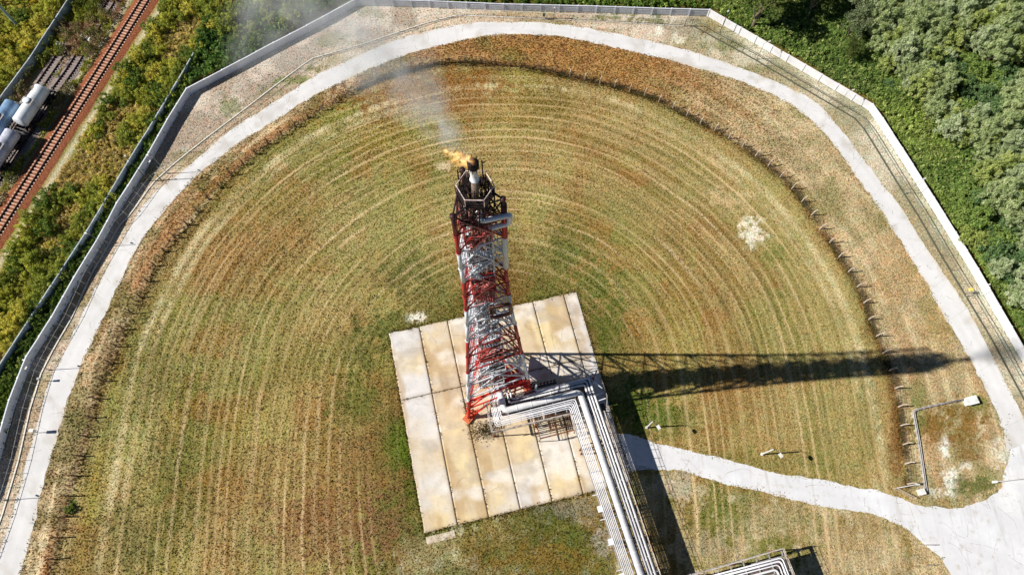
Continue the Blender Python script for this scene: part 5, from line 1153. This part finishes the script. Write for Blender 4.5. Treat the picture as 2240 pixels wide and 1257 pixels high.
for (u0, v0) in ((15.4, 23.7), (23.0, 23.7), (29.2, 23.7), (23.0, 19.0), (35.6, 17.6), (35.6, 24.0), (29.2, 19.0)):
    MB().beam(lpt(u0, v0, 0), lpt(u0, v0, ZR - .3), .2, .2).box(lpt(u0, v0, .1), (.5, .5, .2), UX).build('column', M['rust'], PR)
# access stage (rusty frame) inside the bend
m = MB(); m.rail([lpt(23.1, 22.9, 3.2), lpt(23.1, 26.5, 3.2), lpt(29.5, 26.4, 3.2)], 1.1, .035, 1.5, (.5, 1.0)); m.beam(lpt(23.1, 23, 3.2), lpt(23.1, 26.5, 3.2), .1, .2).beam(lpt(23.1, 26.5, 3.2), lpt(29.6, 26.4, 3.2), .1, .2)
for u_, v_ in ((23.1, 26.5), (29.5, 26.4)): m.beam(lpt(u_, v_, 0), lpt(u_, v_, 3.2), .12, .12)
for i in range(5): m.tube(lpt(25.2 + i * .33, 22.2, 3.0), lpt(25.2 + i * .33, 25.4, 3.0), .07, 6)
for i in range(4): m.tube(lpt(25 , 23.0 + i * .8, 3.0), lpt(30.4, 23.0 + i * .8, 3.0), .05, 5)
m.build('access_stage', M['rust'], PR)
# equipment frame at the bend: cross ties and a dark sheet
m = MB()
for a, b in (((33.4, 18), (35.6, 21)), ((35.6, 18.2), (33.6, 20.5)), ((33.6, 22), (35.7, 21.7)), ((33.6, 23), (35.7, 22.8)), ((33.4, 17.8), (35.7, 17.6))): m.beam(lpt(*a, ZR + .05), lpt(*b, ZR + .05), .14, .12)
m.build('corner_tie', M['alu'], PR)
m = MB().box(lpt(34.6, 23.9, 4.2), (1.8, 1.4, 1.1), UX).box(lpt(34.6, 23.9, 4.8), (1.5, 1.1, .12), UX).box(lpt(26, 17.2, 2), (5, 1.8, 1.6), UX); m.build('switch_cabinet', M['dark_stone'], PR)
m = MB()
for i in range(9): u = 24 + i * .62; m.tube(lpt(u, 17.0, 1), lpt(u, 17.0 + .2, 5.2), .06, 6); m.lathe(lpt(u, 17.2, 3.4 + .2 * (i % 2)), (0, 1, 0), [(0, .2), (.08, .2)], 10)
m.tube(lpt(24, 17.1, 5.2), lpt(29.5, 17.1, 5.2), .08, 6).tube(lpt(24, 16.6, 4.4), lpt(29.5, 16.6, 4.4), .06, 6)
m.build('valve_set', M['galv'], PR)

# second rack in the lower right
PR2 = empty('pipe_rack', L(50, 58), 'second pipe rack with nested pipe bends cut by the bottom edge', 'pipe rack')
def pipe2(v, u, r, name='pipe', mat='alu', ustart=38):
    MB().path([lpt(ustart, v - .002 * 0 + .0, ZR + r), lpt(u, v, ZR + r), lpt(u + .4, v + 14, ZR + r)], r, 12 if r > .2 else 8, max(.6, r * 2)).build(name, M[mat], PR2, True)
pipe2(54.15, 56.1, .12); pipe2(54.55, 55.7, .16); pipe2(55.0, 55.2, .1); pipe2(55.6, 54.6, .18, mat='silver'); pipe2(57.0, 53.4, .5, 'flare_header', 'silver')
m = MB(); m.rail([lpt(39.5, 53.4, ZR - .1), lpt(56.6, 52.9, ZR - .1), lpt(57.3, 66, ZR - .1)], 1.1, .04, 1.5, (.5, 1.0)); m.build('railing', M['rustrail'], PR2)
m = MB()
for u in np.arange(41, 57, 2.2): m.beam(lpt(u, 53.1, ZR - .1), lpt(u, 59, ZR - .1), .18, .2)
for v in np.arange(54, 66, 2.2): m.beam(lpt(51, v, ZR - .1), lpt(57.2, v, ZR - .1), .18, .2)
m.beam(lpt(39, 53.3, ZR - .25), lpt(56.8, 52.9, ZR - .25), .2, .3).beam(lpt(56.8, 52.9, ZR - .25), lpt(57.3, 66, ZR - .25), .2, .3); m.build('girder', M['galv'], PR2)
m = MB(); m.box(lpt(48, 57, ZR - .35), (17, 5.5, .05), UX, VX); m.build('deck', M['grate'], PR2)
for u, v in ((41, 53.6), (48.5, 53.5), (56.5, 53.2), (56.9, 59), (48, 59)): MB().beam(lpt(u, v, 0), lpt(u, v, ZR - .3), .22, .22).build('column', M['rust'], PR2)

# ------------------------------------------------------------------ lower right corner furniture
def ground_pipe():
    root = empty('ground_pipe', (*G(1995, 905), 0), 'pale bent pipe lying on low supports in the lower right corner', 'pipe')
    p = [np.array([*G(*q), .45]) for q in ((2022, 1074), (2014, 1020), (2006, 965), (1995, 905), (2000, 897), (2050, 885), (2108, 874))]
    MB().path(p, .16, 10, .9).build('pipe', M['galv'], root, True); m = MB()
    for a, b in zip(p[:-1], p[1:]):
        for t in np.linspace(.1, .9, 4): q = a + (b - a) * t; m.box((q[0], q[1], .2), (.3, .5, .4))
    m.build('support', M['post'], root)
    MB().path([q + [.35, .1, -.1] for q in p[:5]], .07, 6, .5).build('thin_pipe', M['white'], root, True)
ground_pipe()
def booth():
    b = np.array([*G(2118, 878), 0.]); root = empty('equipment_booth', tuple(b), 'small white metal booth at the end of the bent ground pipe', 'booth')
    MB().box(b + [0, 0, .6], (1.9, 1.3, 1.2), UX).build('body', M['white'], root); MB().box(b + [0, 0, 1.24], (2.1, 1.5, .1), UX).box(b + [.5, .1, 1.33], (.7, .6, .1), UX).build('roof', M['white'], root)
    MB().box(b - VX * -.67 + [0, 0, .6], (.6, .04, .9), UX).build('door', M['galv'], root)
booth()
def barrier(a, b, label, h=1.0, mast_h=1.3):
    A = np.array([*G(*a), 0.]); B = np.array([*G(*b), 0.]); root = empty('barrier', tuple(A), label, 'barrier')
    MB().box(A + [0, 0, .5], (.4, .4, 1.0)).build('post', M['white'], root); MB().beam(A + [0, 0, h], B + [0, 0, h], .14, .14).build('boom', M['white'], root); MB().beam(B, B + [0, 0, h], .1, .1).build('rest_post', M['galv'], root)
barrier((2003, 1059), (1955, 1068), 'white boom barrier at the lower end of the post fence'); barrier((2172, 1054), (2262, 1043), 'white boom lying across the yard entrance on the right')
a, b = G(1953, 1068), G(1998, 1090); gate(a, b, 1.1, 'low_gate', 'low rusty braced gate lying beside the lower right path', M['post'])
a, b = G(2010, 1192), G(2034, 1192); gate(a, b, 1.5, 'frame_rack', 'small pale frame at the yard edge in the lower right, upper one', M['post'], 'frame'); a, b = G(2016, 1236), G(2032, 1236); gate(a, b, 1.5, 'frame_rack', 'small pale frame at the yard edge in the lower right, lower one', M['post'], 'frame')
b = np.array([*G(2003, 1072), 0.]); root = empty('small_cabinet', tuple(b), 'white cabinet beside the boom barrier post', 'cabinet'); MB().box(b + [.6, -.3, .5], (.9, .9, 1.0), UX).box(b + [.6, -.3, 1.03], (1., 1., .06), UX).build('body', M['white'], root)
